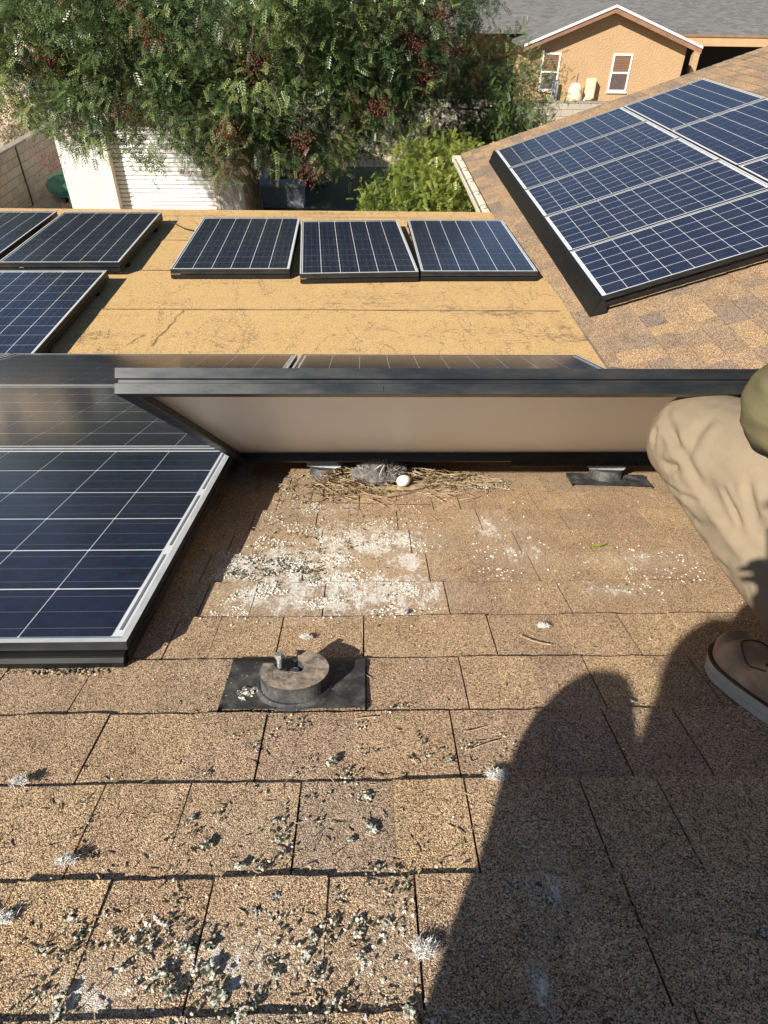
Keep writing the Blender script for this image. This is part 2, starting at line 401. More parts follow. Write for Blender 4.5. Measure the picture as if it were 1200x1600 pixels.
for k in range(-16, 24):
    sb = S0 + k*EXPO
    if sb > 4.2: continue
    xr = min(7.0, 5.58 - sb*math.cos(TH) + .05)
    joints = JO.get(k)
    if joints is None:
        joints = []; x = -.6 + rs.uniform(0, .2)
        while x < 1.2: joints.append(x); x += rs.choice([.165,.23,.25,.3])
    # left and right continuation
    x = joints[0]; left = []
    while x > -1.25: x -= rs.choice([.165,.23,.25,.3]); left.append(x)
    x = joints[-1]; right = []
    while x < 1.25: x += rs.choice([.165,.23,.25,.3]); right.append(x)
    al = left[::-1] + joints + right
    dark = set(round(q, 4) for q in al)
    cuts = []
    for a, b in zip(al[:-1], al[1:]):
        cuts.append((a, True))
        if b - a > .17: cuts.append((a + (b-a)*rs.uniform(.38,.62), False))
    cuts.append((al[-1], True))
    vis = -4 <= k <= 7
    for (a, da), (b, db) in zip(cuts[:-1], cuts[1:]):
        th = rs.choice([0, 0, .0012, .0022])
        lim = .50 + max(0, sb)*.42
        if vis and b > -lim and a < lim + .05:
            put_tab(main_roof, M['shingle'], a, b, sb, EXPO, .0028 if da else .0004, .0028 if db else .0004, th)
        else: rest_tab(rest, a, b, sb, EXPO, th)
    x = cuts[0][0]
    while x > -5.9: rest_tab(rest, x-.3, x, sb, EXPO, rs.choice([0,.0015])); x -= .3
    x = cuts[-1][0]
    while x < xr: rest_tab(rest, x, min(x+.3, xr+.02), sb, EXPO, rs.choice([0,.0015])); x += .3
tag(rest.build('shingle_field', M['shingle'], main_roof), kind='stuff')

# wing roof ---------------------------------------------------------
WR_U = (7.2 - WEX)/math.cos(TH); WY1 = 10.8
wd = MB()
def wing_valley(u):  # Y where the wing plane starts at this up-slope distance
    X = WEX + u*math.cos(TH)
    return max(-1.5, 5.58 - X) if X > 1.58 else 4.0
ring = [(0,4.0)] + [(u, wing_valley(u)) for u in (.16, 1, 2, 3, 4, 5, WR_U)] + [(WR_U, WY1), (0, WY1)]
n = len(ring)
wd.poly([(a,b,-.006) for a,b in ring] + [(a,b,-.16) for a,b in ring], [tuple(range(n)), tuple(range(n,2*n))[::-1]] + [(i, n+i, n+(i+1)%n, (i+1)%n) for i in range(n)])
wing_roof = wd.build('wing_roof', M['deck'], matrix=WING)
tag(wing_roof, 'weathered tan and grey shingle roof of the side wing carrying the blue array', kind='structure')
cand = []; rw = random.Random(5)
ku = int(WR_U/EXPO)
for k in range(ku + 1):
    ub = k*EXPO - .012                       # butt (down-slope) position
    y = wing_valley(max(ub, 0)) - .02 + rw.uniform(0, .1) - .3
    y0 = wing_valley(max(ub, 0)) - .16
    while y < WY1 + .02:
        l = rw.choice([.14,.17,.2,.24,.28]); a, b = max(y, y0), min(y + l, WY1 + .02)
        if b - a > .02: cand.append((ub, a, b, rw.choice([0, 0, .0015, .003])))
        y += l
def wing_pix(ub, a, b):
    c = WING @ Vector((ub + EXPO/2, (a+b)/2, 0)) - Vector((0,0,CZ)); z = c.dot(fw)
    if z < .3: return -1
    px, py = 600 + 1022.68*c.dot(r2)/z, 800 - 1022.68*c.dot(u2)/z
    if not (-10 < px < 1215 and 0 < py < 572): return -1
    if .36 < ub < 2.9 and 4.75 < a and b < 9.85: return -1
    if .30 < ub < 1.98 and 4.75 < a and b < 9.85: return -1
    return 1.0/z/z * (b-a)
sc = sorted(range(len(cand)), key=lambda i: -wing_pix(*cand[i][:3]))
own = set(i for i in sc[:300] if wing_pix(*cand[i][:3]) > 0)
wrest = MB()
def wing_tab(mb, ub, a, b, th):
    z1 = .0062 + th
    mb.poly([(ub+EXPO+.02,a,.0006),(ub+EXPO+.02,b,.0006),(ub,b,z1),(ub,a,z1),(ub,a,z1-.0065),(ub,b,z1-.0065),(ub+EXPO,a,-.004),(ub+EXPO,b,-.004)],
            [(3,2,1,0),(2,3,4,5),(3,0,6,4),(1,2,5,7)])
for i, (ub, a, b, th) in enumerate(cand):
    if i in own:
        q = MB(); wing_tab(q, ub, a + .001, b - .001, th); q.build('shingle', M['wing_shingle'], wing_roof)
# everything else, tinted per strip so that the blend goes on
strips = [MB() for _ in range(9)]
for i, (ub, a, b, th) in enumerate(cand):
    if i not in own: wing_tab(strips[rw.randrange(9)], ub, a + .001, b - .001, th)
for s_ in strips:
    if s_.v: tag(s_.build('shingle_field', M['wing_shingle'], wing_roof), kind='stuff')

# patio roof ---------------------------------------------------------
pm = MB(); pm.box(-9.5, 1.6, -1.75, 2.27, -.16, -.004)
patio = pm.build('patio_roof', M['deck'], matrix=FLAT)
tag(patio, 'nearly flat patio roof covered in tan roll roofing', kind='structure')
edges = [-1.75, -.73, .18, 1.09, 2.0, 2.28]
for i in range(5):
    y0, y1 = edges[i] - (.08 if i else 0), edges[i+1]; m = MB(); nx = 40; ny = 6
    z = .010 - i*.0018
    vv = []; ff = []
    for iy in range(ny+1):
        for ix in range(nx+1):
            x = -9.4 + (1.57+9.4)*ix/nx; yy = y0 + (y1-y0)*iy/ny
            w_ = .0035*noise.noise(Vector((x*1.7, yy*2.3, i*7.)))
            if iy == ny: yy += .006*noise.noise(Vector((x*3, i*3., 2.)))
            vv.append((x, yy, z + w_ + (.003 if iy == ny else 0)))
    for iy in range(ny):
        for ix in range(nx):
            q = iy*(nx+1)+ix; ff.append((q, q+1, q+nx+2, q+nx+1))
    b0 = len(vv)
    for ix in range(nx+1): x, yy, zz = vv[ny*(nx+1)+ix]; vv.append((x, yy, zz-.009))
    for ix in range(nx): ff.append((ny*(nx+1)+ix, ny*(nx+1)+ix+1, b0+ix+1, b0+ix))
    m.poly(vv, ff); m.build('roofing_sheet', M['roll'], patio)
for i in range(4):
    q = MB(); nx = 120; v = []; f = []
    for ix in range(nx+1):
        x = -9.3 + (1.5+9.3)*ix/nx; w_ = .004 + .007*abs(noise.noise(Vector((x*2.5, i*3., 5.)))); y = edges[i+1] + .008 + .006*noise.noise(Vector((x*3, i*3., 2.)))
        v += [(x, y - w_, .0165 - i*.0018), (x, y + w_, .0165 - i*.0018)]
        if ix: f.append((2*ix-2, 2*ix, 2*ix+1, 2*ix-1))
    q.poly(v, f); q.build('seam', M['seam'], patio)
dm = MB(); dm.prism([(2.27,.004),(2.30,.004),(2.30,-.09),(2.285,-.09),(2.285,-.006),(2.27,-.006)], 'x', -9.5, 1.45)
dm.build('drip_edge', M['drip'], patio)
def crack(pts, wdt=.006):
    m = MB(); v = []; f = []
    for i, (x, y) in enumerate(pts):
        w_ = wdt*(.5 + .8*abs(noise.noise(Vector((x*20, y*20, 0)))))
        v += [(x-w_, y, .0155), (x+w_, y, .0155)]
        if i: f.append((2*i-2, 2*i-1, 2*i+1, 2*i))
    m.poly(v, f); m.build('crack', M['tar'], patio)
def wig(a, b, n=9, amp=.02, sd=0):
    return [(a[0]+(b[0]-a[0])*i/n + amp*noise.noise(Vector((i*.8, sd, 0))), a[1]+(b[1]-a[1])*i/n) for i in range(n+1)]
crack(wig((-1.46,-1.40),(-1.38,-.74),9,.03,3), .0035)
crack(wig((-1.63,-1.38),(-1.55,-1.2),5,.03,5), .004)
crack(wig((-1.85,1.80),(-1.45,1.25),6,.02,8), .005)

# ------------------------------------------------------------------ solar panels
PL, PW, PT, CP = 1.650, 0.992, 0.040, 0.1585
def frame_mesh():
    """mitred frame with top lip, side groove and bottom flange; top face at z=0"""
    prof = [(0,0),(.012,0),(.012,-.006),(.004,-.006),(.004,-.036),(.024,-.036),(.024,-.040),(0,-.040),(0,-.024),(.005,-.022),(.005,-.018),(0,-.016)]
    m = MB(); n = len(prof); cor = [(-1,-1),(1,-1),(1,1),(-1,1)]
    v = []
    for cx, cy in cor:
        for a, z in prof: v.append((cx*(PL/2 - a), cy*(PW/2 - a), z))
    f = []; mi = []
    for c in range(4):
        d = (c+1) % 4
        for i in range(n):
            j = (i+1) % n; f.append((c*n+j, c*n+i, d*n+i, d*n+j)); mi.append(1 if i == 0 else 0)
    b = len(m.v); m.v += v
    for q, k in zip(f, mi): m.f.append(list(q)); m.mi.append(k)
    return m.mesh('frame')
FRAME_ME = frame_mesh(); FRAME_ME.materials.append(M['frame']); FRAME_ME.materials.append(M['lip'])
lam = MB(); lam.box(-PL/2+.0045, PL/2-.0045, -PW/2+.0045, PW/2-.0045, -.0105, -.0055); LAM_ME = lam.mesh('backsheet'); LAM_ME.materials.append(M['backsheet'])
gl = MB(); gl.poly([(-PL/2+.011,-PW/2+.011,-.0015),(PL/2-.011,-PW/2+.011,-.0015),(PL/2-.011,PW/2-.011,-.0015),(-PL/2+.011,PW/2-.011,-.0015)], [(0,1,2,3)])
GL_ME = gl.mesh('glass_pane'); GL_ME.materials.append(M['glass'])
cm = MB(); hc = .0768; ch = .0018
hx, hy = .0777, .0768
pts = [(-hx+ch,-hy),(hx-ch,-hy),(hx,-hy+ch),(hx,hy-ch),(hx-ch,hy),(-hx+ch,hy),(-hx,hy-ch),(-hx,-hy+ch)]
cm.poly([(x,y,0) for x,y in pts] + [(x,y,-.0006) for x,y in pts], [tuple(range(8))] + [(i, 8+i, 8+(i+1)%8, (i+1)%8) for i in range(8)])
CELL_ME = cm.mesh('cell'); CELL_ME.materials.append(M['cell'])
rb = MB(); rb.box(-.0026, .0026, -.87*CP, .87*CP, -.0054, -.0047)
RB_ME = rb.mesh('bus_ribbon'); RB_ME.materials.append(M['ribbon'])
def solar_panel(matrix, label, group, cells=True):
    e = empty('solar_panel', matrix); tag(e, label, 'solar panel', group)
    link('frame', FRAME_ME, parent=e); link('backsheet', LAM_ME, parent=e)
    for sx in (-1, 1):
        for yc in (-2, 0, 2): link('bus_ribbon', RB_ME, parent=e).location = (sx*(PL/2 - .0235), yc*CP, 0)
    if cells:
        for i in range(10):
            for j in range(6):
                o = link('cell', CELL_ME, parent=e); o.location = ((i-4.5)*CP, (j-2.5)*CP, -.0047)
    link('glass_pane', GL_ME, parent=e)
    return e
# main array: the near row is propped 3.5 degrees off the roof, the other rows follow it
def array_mat(col, row):
    sp, np_ = .957, .0495; angs = [R(3.54), R(.5), R(.3)]
    for r in range(row): sp, np_ = sp + PW*math.cos(angs[r]) + .016, np_ + PW*math.sin(angs[r]) - .001
    a = angs[row]; d = SA*math.cos(a) + NA*math.sin(a); nn = NA*math.cos(a) - SA*math.sin(a)
    c = PR(-.404 - PL/2 - col*(PL+.02), sp, np_) + d*(PW/2)
    return frame(c, XA, d, nn)
GA = 'panels of the array on the near slope'
solar_panel(array_mat(0, 0), 'dark solar panel with white end margin beside the bare shingles', GA)
solar_panel(array_mat(0, 1), 'middle row solar panel behind the open end of the lifted one', GA)
solar_panel(array_mat(0, 2), 'solar panel in the top row, its edge against the tan patio roof', GA)
solar_panel(array_mat(-1, 1), 'middle row solar panel hidden behind the lifted panel', GA)
solar_panel(array_mat(-1, 2), 'solar panel in the top row ending beside the roof valley', GA)
solar_panel(array_mat(1, 2), 'solar panel in the top row next to the loose patio panel', GA)
# lifted panel: hinged on its far edge
LA = R(22.9); HB = Vector((-.385, 1.925, .07))
def PV(a, s, n): return XA*a + SA*s + NA*n
ly = PV(0, math.cos(LA), -math.sin(LA)); ln = PV(0, math.sin(LA), math.cos(LA))
hinge = PR(*HB)
lc = hinge + XA*(PL/2) - ly*(PW/2) + ln*PT
lifted = solar_panel(frame(lc, XA, ly, ln), 'solar panel tilted up on its far edge showing its white underside', GA)
# small clip on the raised frame edge
cl = MB(); cl.box(-.012,.012,-PW/2-.0015,-PW/2+.004,-.036,-.028); cl.build('frame_clip', M['frame'], lifted, T(-PL/2+.40,0,0))
jb = MB(); jb.box(-.06,.06,-.05,.05,-.032,-.0106); jb.build('junction_box', M['skirt'], lifted, T(.66,.30,0))
# black toothed strip on the hinge side, added for a ribbed reflection there
ik = MB(); ik.box(.0, .62, PW/2-.030, PW/2-.024, -.056, -.0402)
for i in range(30): ik.box(.005+i*.02, .015+i*.02, PW/2-.034, PW/2-.03, -.054, -.042)
ik.build('toothed_strip', M['skirt'], lifted)
# near skirt under the front row
sm = MB()
sm.prism([(.0,-.052),(-.012,-.052),(-.018,-.030),(-.012,-.024),(-.012,-.020),(.0,-.018)], 'x', -PL/2, PL/2 - .004)
sm.prism([(-.014,-.054),(-.022,-.054),(-.019,-.044),(-.014,-.044)], 'x', -PL/2, PL/2 + .002)
sk_ = sm.build('array_skirt', M['skirt'], matrix=array_mat(0,0) @ T(0,-PW/2+.001,-.0005))
tag(sk_, 'black grooved skirt strip under the near edge of the array, dusty', 'skirt')

# loose panels on the patio roof
FP = Matrix.Rotation(-FT, 4, 'X')
def flat_panel(x, y, yaw, label, dz=0., grp='loose panels on the patio roof'):
    zt = CZ - 1.94 - math.tan(FT)*(y - 5.57) + dz
    m = T(x, y, zt) @ FP @ RZ(R(yaw)) @ T(.4755, .7925, 0) @ RZ(math.pi/2)
    e = solar_panel(m, label, grp)
    for sx in (-.55, .55):
        b = MB(); b.box(sx-.02, sx+.02, -PW/2+.004, PW/2-.004, -.094-dz, -.0402); b.build('support_rail', M['skirt'], e)
    b = MB(); b.prism([(-PW/2-.001,-.044),(-PW/2-.001,-.075),(-PW/2+.012,-.075),(-PW/2+.012,-.044)], 'x', -PL/2, PL/2)
    # near and far trim rails (short sides)
    for sx in (-1, 1): b.box(sx*PL/2-.006, sx*PL/2+.006, -PW/2, PW/2, -.078, -.046)
    b.build('trim_rail', M['skirt'], e)
    return e
flat_panel(-1.611, 5.572, 1.31, 'dark panel on tan roofing with an open strip of roof on both sides')
flat_panel(-.524, 5.472, 3.94, 'dark panel on tan roofing standing between two other single panels')
flat_panel(.488, 5.553, 1.07, 'dark panel on tan roofing touching the shingled valley')
flat_panel(-3.039, 5.624, 1.5, 'dark panel on tan roofing in front of the white garage wall', .03)
flat_panel(-4.11, 5.62, 1.5, 'bluish panel on tan roofing beside the block wall yard', .03)
flat_panel(-3.05, 3.80, 1.2, 'navy panel on tan roofing butting against the near array', .02)
cb = MB(); cb.tube([(-2.02,7.16,2.99),(-1.85,7.05,2.945),(-1.7,6.95,2.945),(-1.60,6.88,2.99)], .006, 6)
tag(cb.build('panel_cable', M['skirt']), 'thin black cable between two loose panels on tan roofing', 'cable')

# wing array
W0 = Vector((1.779, 4.725, CZ - 1.816)); GW = 'panels of the blue array on the wing roof'
def wpan(u, v, along_u):
    c = W0 + WU*u + Vector((0,1,0))*v
    return frame(c, WU, Vector((0,1,0)), WN) if along_u else frame(c, Vector((0,1,0)), -WU, WN)
names = ['nearest the valley', 'second from the valley', 'third from the valley', 'fourth from the valley', 'beside the rake edge']
for r in range(5):
    solar_panel(wpan(10*CP/2, 6*CP/2 + 1.0206*r, True), 'blue panel in the row above the black skirt, ' + names[r], GW)
n2_ = ['farthest from the valley', 'second from the rake edge', 'nearest the valley']
for i, v in enumerate((3.4287, 1.752, .075)):
    solar_panel(wpan(1.6637 + 6*CP/2, v + 10*CP/2, False), 'blue panel upslope of the pale gap, ' + n2_[i], GW)
# gap rail between the two columns
gm = MB(); gm.box(-.012,.012,-.02,5.1,-.03,-.012); g_ = gm.build('gap_rail', M['alu'], matrix=frame(W0 + WU*1.6245, WU, Vector((0,1,0)), WN))
tag(g_, 'pale metal rail in the gap between the two columns of blue panels', 'rail')
# sloping skirt along the eave side
sm = MB()
u0 = -.041
sm.prism([(u0,-.004),(u0-.012,-.001),(u0-.105,-.122),(u0-.098,-.126),(u0-.01,-.012),(u0,-.012)], 'y', -.045, 5.12)
sm.prism([(u0,-.05),(u0-.05,-.118),(u0,-.118)], 'y', -.044, -.039)
ws = sm.build('array_skirt', M['skirt'], matrix=frame(W0, WU, Vector((0,1,0)), WN)); tag(ws, 'long sloping black metal skirt along the eave side of the blue array', 'skirt')
sm = MB(); sm.prism([(-.047,-.045),(-.062,-.05),(-.062,-.06),(-.047,-.085)], 'x', -.03, 1.64)
ec = MB(); ec.poly([(u0,-.046,-.006),(u0-.105,-.046,-.124),(u0+.02,-.062,-.124),(u0+.02,-.062,-.03)], [(0,1,2,3)])
ec.build('end_cap', M['skirt'], ws)
es = sm.build('edge_trim', M['skirt'], matrix=frame(W0, WU, Vector((0,1,0)), WN)); tag(es, 'thin black trim under the valley side of the blue array', 'trim')
# feet under the arrays
for r in range(5):
    for u in (.25, 1.3):
        b = MB(); b.cyl(0,0,-.131,-.04,.03,10); q = b.build('mount_foot', M['alu'], matrix=frame(W0 + WU*u + Vector((0, 1.0206*r+.45, 0)), WU, Vector((0,1,0)), WN))
        tag(q, 'mounting foot standing on shingles beneath the blue array', 'mount', 'feet under the blue array')

# gutter on the wing eave
M['gutter'] = simple('cream_gutter', (.62,.56,.45), .5, 0, .08, 10)
M['wire'] = simple('dark_wire', (.10,.08,.07), .5, .4)
M['cream_wall'] = simple('cream_stucco', (.66,.60,.48), .9, 0, .06, 20, .4, 80)
gu = empty('rain_gutter', T(WEX - .01, 7.9, WEZ - .03)); tag(gu, 'cream gutter with looped wire hangers along the wing eave', 'gutter')
m = MB(); pr = [(0,.0),(-.115,.012),(-.12,.0),(-.112,-.002),(-.108,-.075),(-.004,-.08),(0,-.02)]
pr = [(0,.005),(-.006,.005),(-.006,-.07),(-.10,-.07),(-.112,.008),(-.125,.008),(-.125,.0),(-.118,-.002),(-.106,-.078),(0,-.078)]
m.prism(pr, 'y', 0, WY1 - 7.9 + .02); m.build('trough', M['gutter'], gu)
m = MB(); m.box(-.12,0,WY1-7.9+.02,WY1-7.9+.026,-.078,.008); m.build('end_plate', M['gutter'], gu)
for i in range(5):
    y = .12 + i*.62; q = MB()
    q.tube([(-.115,y,.01),(-.07,y+.06,.03),(-.03,y+.09,.025),(-.005,y+.06,.02),(-.02,y,.01),(-.06,y-.02,.012)], .004, 5); q.build('hanger', M['wire'], gu)
# walls of the house under the roofs
hw = empty('house', T(0,0,0)); tag(hw, 'low stucco house whose roofs carry the solar panels', 'house')
m = MB(); m.box(-9.2, 1.75, -5.5, 3.6, 0, 2.6); m.build('wall', M['cream_wall'], hw)
m = MB(); m.box(1.85, 7.0, -5.5, WY1-.35, 0, 2.80); m.build('wing_wall', M['cream_wall'], hw)
m = MB(); m.prism([(1.85,2.80),(7.1,2.80),(7.1,4.45),(1.9,2.82)], 'y', WY1-.5, WY1-.36); m.build('gable_wall', M['cream_wall'], hw)
m = MB(); m.box(1.35,1.47,7.66,7.78,0,2.72); m.build('patio_post', M['cream_wall'], hw)
m = MB(); m.box(-9.2,-9.05,7.6,7.75,0,2.7); m.build('patio_post', M['cream_wall'], hw)
# far slopes behind the ridges so the roofs close
m = MB(); zr = (PR(0,-1.6,0)).z; yr = PR(0,-1.6,0).y
m.poly([(-6,yr,zr-.01),(7.2,yr,zr-.01),(7.2,yr-3.6,zr-1.21),(-6,yr-3.6,zr-1.21)], [(0,1,2,3)][::1]); m.poly([(-6,yr,zr-.1),(7.2,yr,zr-.1),(7.2,yr-3.6,zr-1.3),(-6,yr-3.6,zr-1.3)], [(3,2,1,0)])
m.build('rear_slope', M['wing_shingle'], hw)
m = MB(); wz = WEZ + (7.2-WEX)/3
m.box(7.19,11.5,-1.5,WY1,-.15,-.005, mat=T(7.2,0,wz) @ RY(TH) @ T(-7.2,0,0)); m.build('east_slope', M['wing_shingle'], hw)

# ------------------------------------------------------------------ roof mounts
def flashing(parent, x0, x1, s0, s1):
    m = MB(); nx, ny = 14, 8; v = []; f = []
    for j in range(ny+1):
        for i in range(nx+1):
            x = x0 + (x1-x0)*i/nx; s = s0 + (s1-s0)*j/ny
            z = .0085 + .004*math.exp(-((s-(s1-.022))/.014)**2) + .0012*noise.noise(Vector((x*30, s*30, 1)))
            v.append((x, s, z))
    for j in range(ny):
        for i in range(nx): q = j*(nx+1)+i; f.append((q, q+1, q+nx+2, q+nx+1))
    b = len(v); v += [(p[0], p[1], .001) for p in v[ny*(nx+1):(ny+1)*(nx+1)]]
    for i in range(nx): f.append((ny*(nx+1)+i, ny*(nx+1)+i+1, b+i+1, b+i))
    b2 = len(v); v += [(x0, s0, .001), (x0, s1, .001), (x1, s0, .001), (x1, s1, .001)]
    f += [(0, b2, b2+1, ny*(nx+1)), (nx, (ny+1)*(nx+1)-1, b2+3, b2+2)]
    m.poly(v, f); return m.build('flashing', M['flash'], parent, smooth=True)
def hexbolt(parent, x, y, z0, z1, mat):
    m = MB(); m.cyl(x, y, z0, z1-.006, .0042, 12)
    m.cyl(x, y, z1-.0065, z1, .0078, 6, .0074)
    b = m.build('bolt', mat, parent)
    q = MB(); q.cyl(x, y, z0+.001, z0+.0032, .0135, 24, .0125); q.build('washer', mat, b)
    return b
e = empty('roof_mount', MAIN); tag(e, 'black flashing with a dirty round puck and an upright steel bolt', 'roof mount')
flashing(e, -.228, -.003, .829, .965)
PX, PS, PRAD = -.116, .892, .055
m = MB(); m.cyl(PX, PS, .006, .012, PRAD+.012, 40, PRAD+.004); m.cyl(PX, PS, .012, .020, PRAD-.001, 40)
m.build('puck_base', M['flash'], e, smooth=False)
m = MB()                                            # C-shaped raised block, open towards the far left
a0, a1 = R(-198), R(92); n = 40; v = []
inner = []; outer = []
for i in range(n+1):
    a = a0 + (a1-a0)*i/n
    outer.append((PX + PRAD*math.cos(a), PS + PRAD*math.sin(a)))
    t_ = (i/n); ri = .011 + .030*max(0, (0.22 - t_)/.22)**.9 + .010*max(0, (t_-.85)/.15)
    inner.append((PX + .004 + ri*math.cos(a), PS + .004 + ri*math.sin(a)))
zt = .037
v = [(x,y,.012) for x,y in outer] + [(x,y,zt) for x,y in outer] + [(x,y,.012) for x,y in inner] + [(x,y,zt-.001) for x,y in inner]
k = n+1; f = []
for i in range(n): f += [(i,i+1,k+i+1,k+i), (3*k+i,3*k+i+1,2*k+i+1,2*k+i)]
f += [(0,k,3*k,2*k), (n,2*k+n,3*k+n,k+n)]
m.poly(v, f); m.poly([v[i] for i in range(k,2*k)] + [v[i] for i in range(3*k,4*k)], [(i,i+1,k+i+1,k+i) for i in range(n)], 1)
m.build('puck', [M['flash'], M['dirt_top']], e)
hexbolt(e, -.141, .900, .0195, .0605, M['galv'])
m = MB(); m.cyl(PX-.002, PS+.012, .019, .026, .010, 16, .008); m.build('rivet', M['alu'], e)
def clamp_mount(x, s, label, flash, rot=0.):
    e = empty('roof_mount', MAIN @ T(x, s, 0) @ RZ(rot) @ Matrix.Diagonal((1,1,1.35,1))); tag(e, label, 'roof mount')
    if flash: flashing(e, -.115, .125, -.085, .03)
    m = MB(); m.cyl(0,0,.006,.030,.052,32,.048); m.build('puck', M['flash'], e)
    m = MB(); m.prism([(-.055,.030),(.050,.030),(.056,.036),(.03,.050),(-.035,.052),(-.06,.044)], 'y', -.018, .024)
    m.build('clamp', M['alu'], e)
    m = MB(); m.box(-.05,-.012,-.020,.026,.046,.058); m.box(-.03,.028,-.006,.006,.05,.056); m.build('clamp_jaw', M['alu'], e)
    hexbolt(e, .0, .006, .052, .078, M['galv'])
clamp_mount(.755, 1.955, 'grey clamp on a flashing plate beside the kneeling worker', True, R(-6))
clamp_mount(-.128, 1.985, 'grey clamp half buried in straw beside the bird nest', False, R(-14))

# ------------------------------------------------------------------ nest, chick, egg
def strand(x, s, n, ang, ln, curl, rise, r):
    pts = []; a = ang; p = Vector((x, s, n))
    for i in range(6):
        pts.append(p.copy()); p = p + Vector((math.cos(a), math.sin(a), rise*(1-2*i/5)))*(ln/5); a += curl/5
    return pts
ne = empty('bird_nest', MAIN @ T(.055, 1.93, 0)); tag(ne, 'shallow nest of dry straw and twigs on the shingles under the lifted panel', 'nest')
rn = random.Random(3)
m = MB(); md = MB()
for i in range(1050):
    a = rn.uniform(0, 2*math.pi); rr = abs(rn.gauss(.12, .055)); 
    x, s = rr*1.25*math.cos(a), rr*.80*math.sin(a)
    if s < -.055 and -.02 < x < .11: continue
    hgt = .004 + max(0, .042 - abs(rr-.11)*.35)*rn.random()
    (m if rn.random() < .66 else md).tube(strand(x, s, hgt, a + math.pi/2 + rn.gauss(0, 1.0), rn.uniform(.03,.10), rn.gauss(.5,.6), rn.uniform(-.1,.28), rn.uniform(.0007,.0015)), rn.uniform(.0007,.0015), 3, cap=False)
for i in range(130):      # frayed spill to the right
    x, s = rn.uniform(.12, .33), rn.gauss(-.02, .03)
    m.tube(strand(x, s, .007 + rn.random()*.012, rn.gauss(0, .8), rn.uniform(.02,.07), rn.gauss(0,.6), rn.uniform(0,.1), .001), .0011, 3, cap=False)
for i in range(140):      # rusty clump at the back
    md.tube(strand(rn.gauss(-.075,.03), rn.gauss(.05,.02), .01 + rn.random()*.03, rn.uniform(0,6.3), rn.uniform(.02,.05), rn.gauss(0,1.5), rn.uniform(-.1,.2), .001), .0011, 3, cap=False)
tag(m.build('straw', M['straw'], ne), kind='stuff'); tag(md.build('twigs', M['straw_dark'], ne), kind='stuff')
m = MB()
for (x, s, a, ln, cu) in ((-.11,-.10,.2,.26,1.2), (.12,-.06,-2.2,.2,-.9), (-.13,-.06,-.6,.22,1.6), (-.30,-.16,-.25,.42,.3), (.16,-.02,-.4,.12,.4)):
    m.tube(strand(x, s, .008, a, ln, cu, .02, .001), .0013, 4, cap=False)
tag(m.build('long_stem', M['straw_dark'], ne), kind='stuff')
m = MB(); v = []; f = []          # floor of the nest, matted
for j in range(7):
    for i in range(24):
        r_ = .135*j/6; a = 2*math.pi*i/24; v.append((r_*1.2*math.cos(a), r_*.72*math.sin(a), .008 + .012*(j/6)**2*(1 if j < 6 else 0) + .003*noise.noise(Vector((i, j, 0)))))
for j in range(6):
    for i in range(24): f.append((j*24+i, j*24+(i+1)%24, (j+1)*24+(i+1)%24, (j+1)*24+i))
m.poly(v, f); m.build('lining', M['straw'], ne, smooth=True)

def chick_mats():
    t = NT('grey_down'); v = t.pos(); n = t.noise(v, 55, 8, .75)
    c = t.ramp(n, [(0,(.02,.02,.022)), (.42,(.055,.055,.058)), (.62,(.17,.165,.15)), (1,(.42,.38,.28))]); t.bump(n, .8, .006)
    return t.fin(c, .9)
M['chick'] = chick_mats()
M['quill'] = simple('pin_feather', (.055,.057,.062), .7, 0, .4, 120)
M['quill_tip'] = simple('pale_feather_shaft', (.45,.43,.38), .7, 0, .3, 120)
M['beak'] = simple('dark_beak', (.06,.055,.05), .5)
ch = empty('pigeon_chick', MAIN @ T(.035, 1.905, .012) @ RZ(R(20)) @ Matrix.Diagonal((1.12,1.45,1.2,1))); tag(ch, 'grey downy bird chick with pin feathers huddled in the nest', 'bird')
bm = bmesh.new()
def ell(bm, c, r, rot=(0,0,0), sub=3):
    mt = T(*c) @ Matrix.Rotation(rot[2],4,'Z') @ Matrix.Rotation(rot[1],4,'Y') @ Matrix.Rotation(rot[0],4,'X') @ Matrix.Diagonal((*r,1))
    bmesh.ops.create_icosphere(bm, subdivisions=sub, radius=1, matrix=mt)
def remeshed(bm, name, vox, smooth_it=6):
    me = bpy.data.meshes.new(name); bm.to_mesh(me); bm.free()
    o = bpy.data.objects.new(name, me); COL.objects.link(o)
    r = o.modifiers.new('r', 'REMESH'); r.mode = 'VOXEL'; r.voxel_size = vox; r.adaptivity = 0
    s = o.modifiers.new('s', 'SMOOTH'); s.factor = .5; s.iterations = smooth_it
    dg = bpy.context.evaluated_depsgraph_get(); res = bpy.data.meshes.new_from_object(o.evaluated_get(dg))
    bpy.data.objects.remove(o); bpy.data.meshes.remove(me); res.name = name
    res.materials.clear(); return res
ell(bm, (0,0,.026), (.058,.042,.030)); ell(bm, (-.045,.006,.022), (.030,.026,.020)); ell(bm, (.05,.012,.026), (.024,.022,.02))
ell(bm, (.072,.006,.026), (.020,.016,.016)); ell(bm, (.0,-.032,.022), (.045,.014,.018)); ell(bm, (.0,.034,.022), (.045,.014,.018))
me = remeshed(bm, 'body', .003, 5)
for vtx in me.vertices:
    p = vtx.co; vtx.co += vtx.normal*(.004*noise.noise(p*70) + .002*noise.noise(p*180))
link('body', me, M['chick'], ch, smooth=True)
m = MB(); m.cyl(0,0,0,.02,.006,10,.0015); m.build('beak', M['beak'], ch, T(.088,.002,.024) @ RY(R(100)))
m = MB()
for s in (-1, 1): m.cyl(.079, s*.0135+.006, .028, .033, .0035, 8)
m.build('eye', M['beak'], ch)
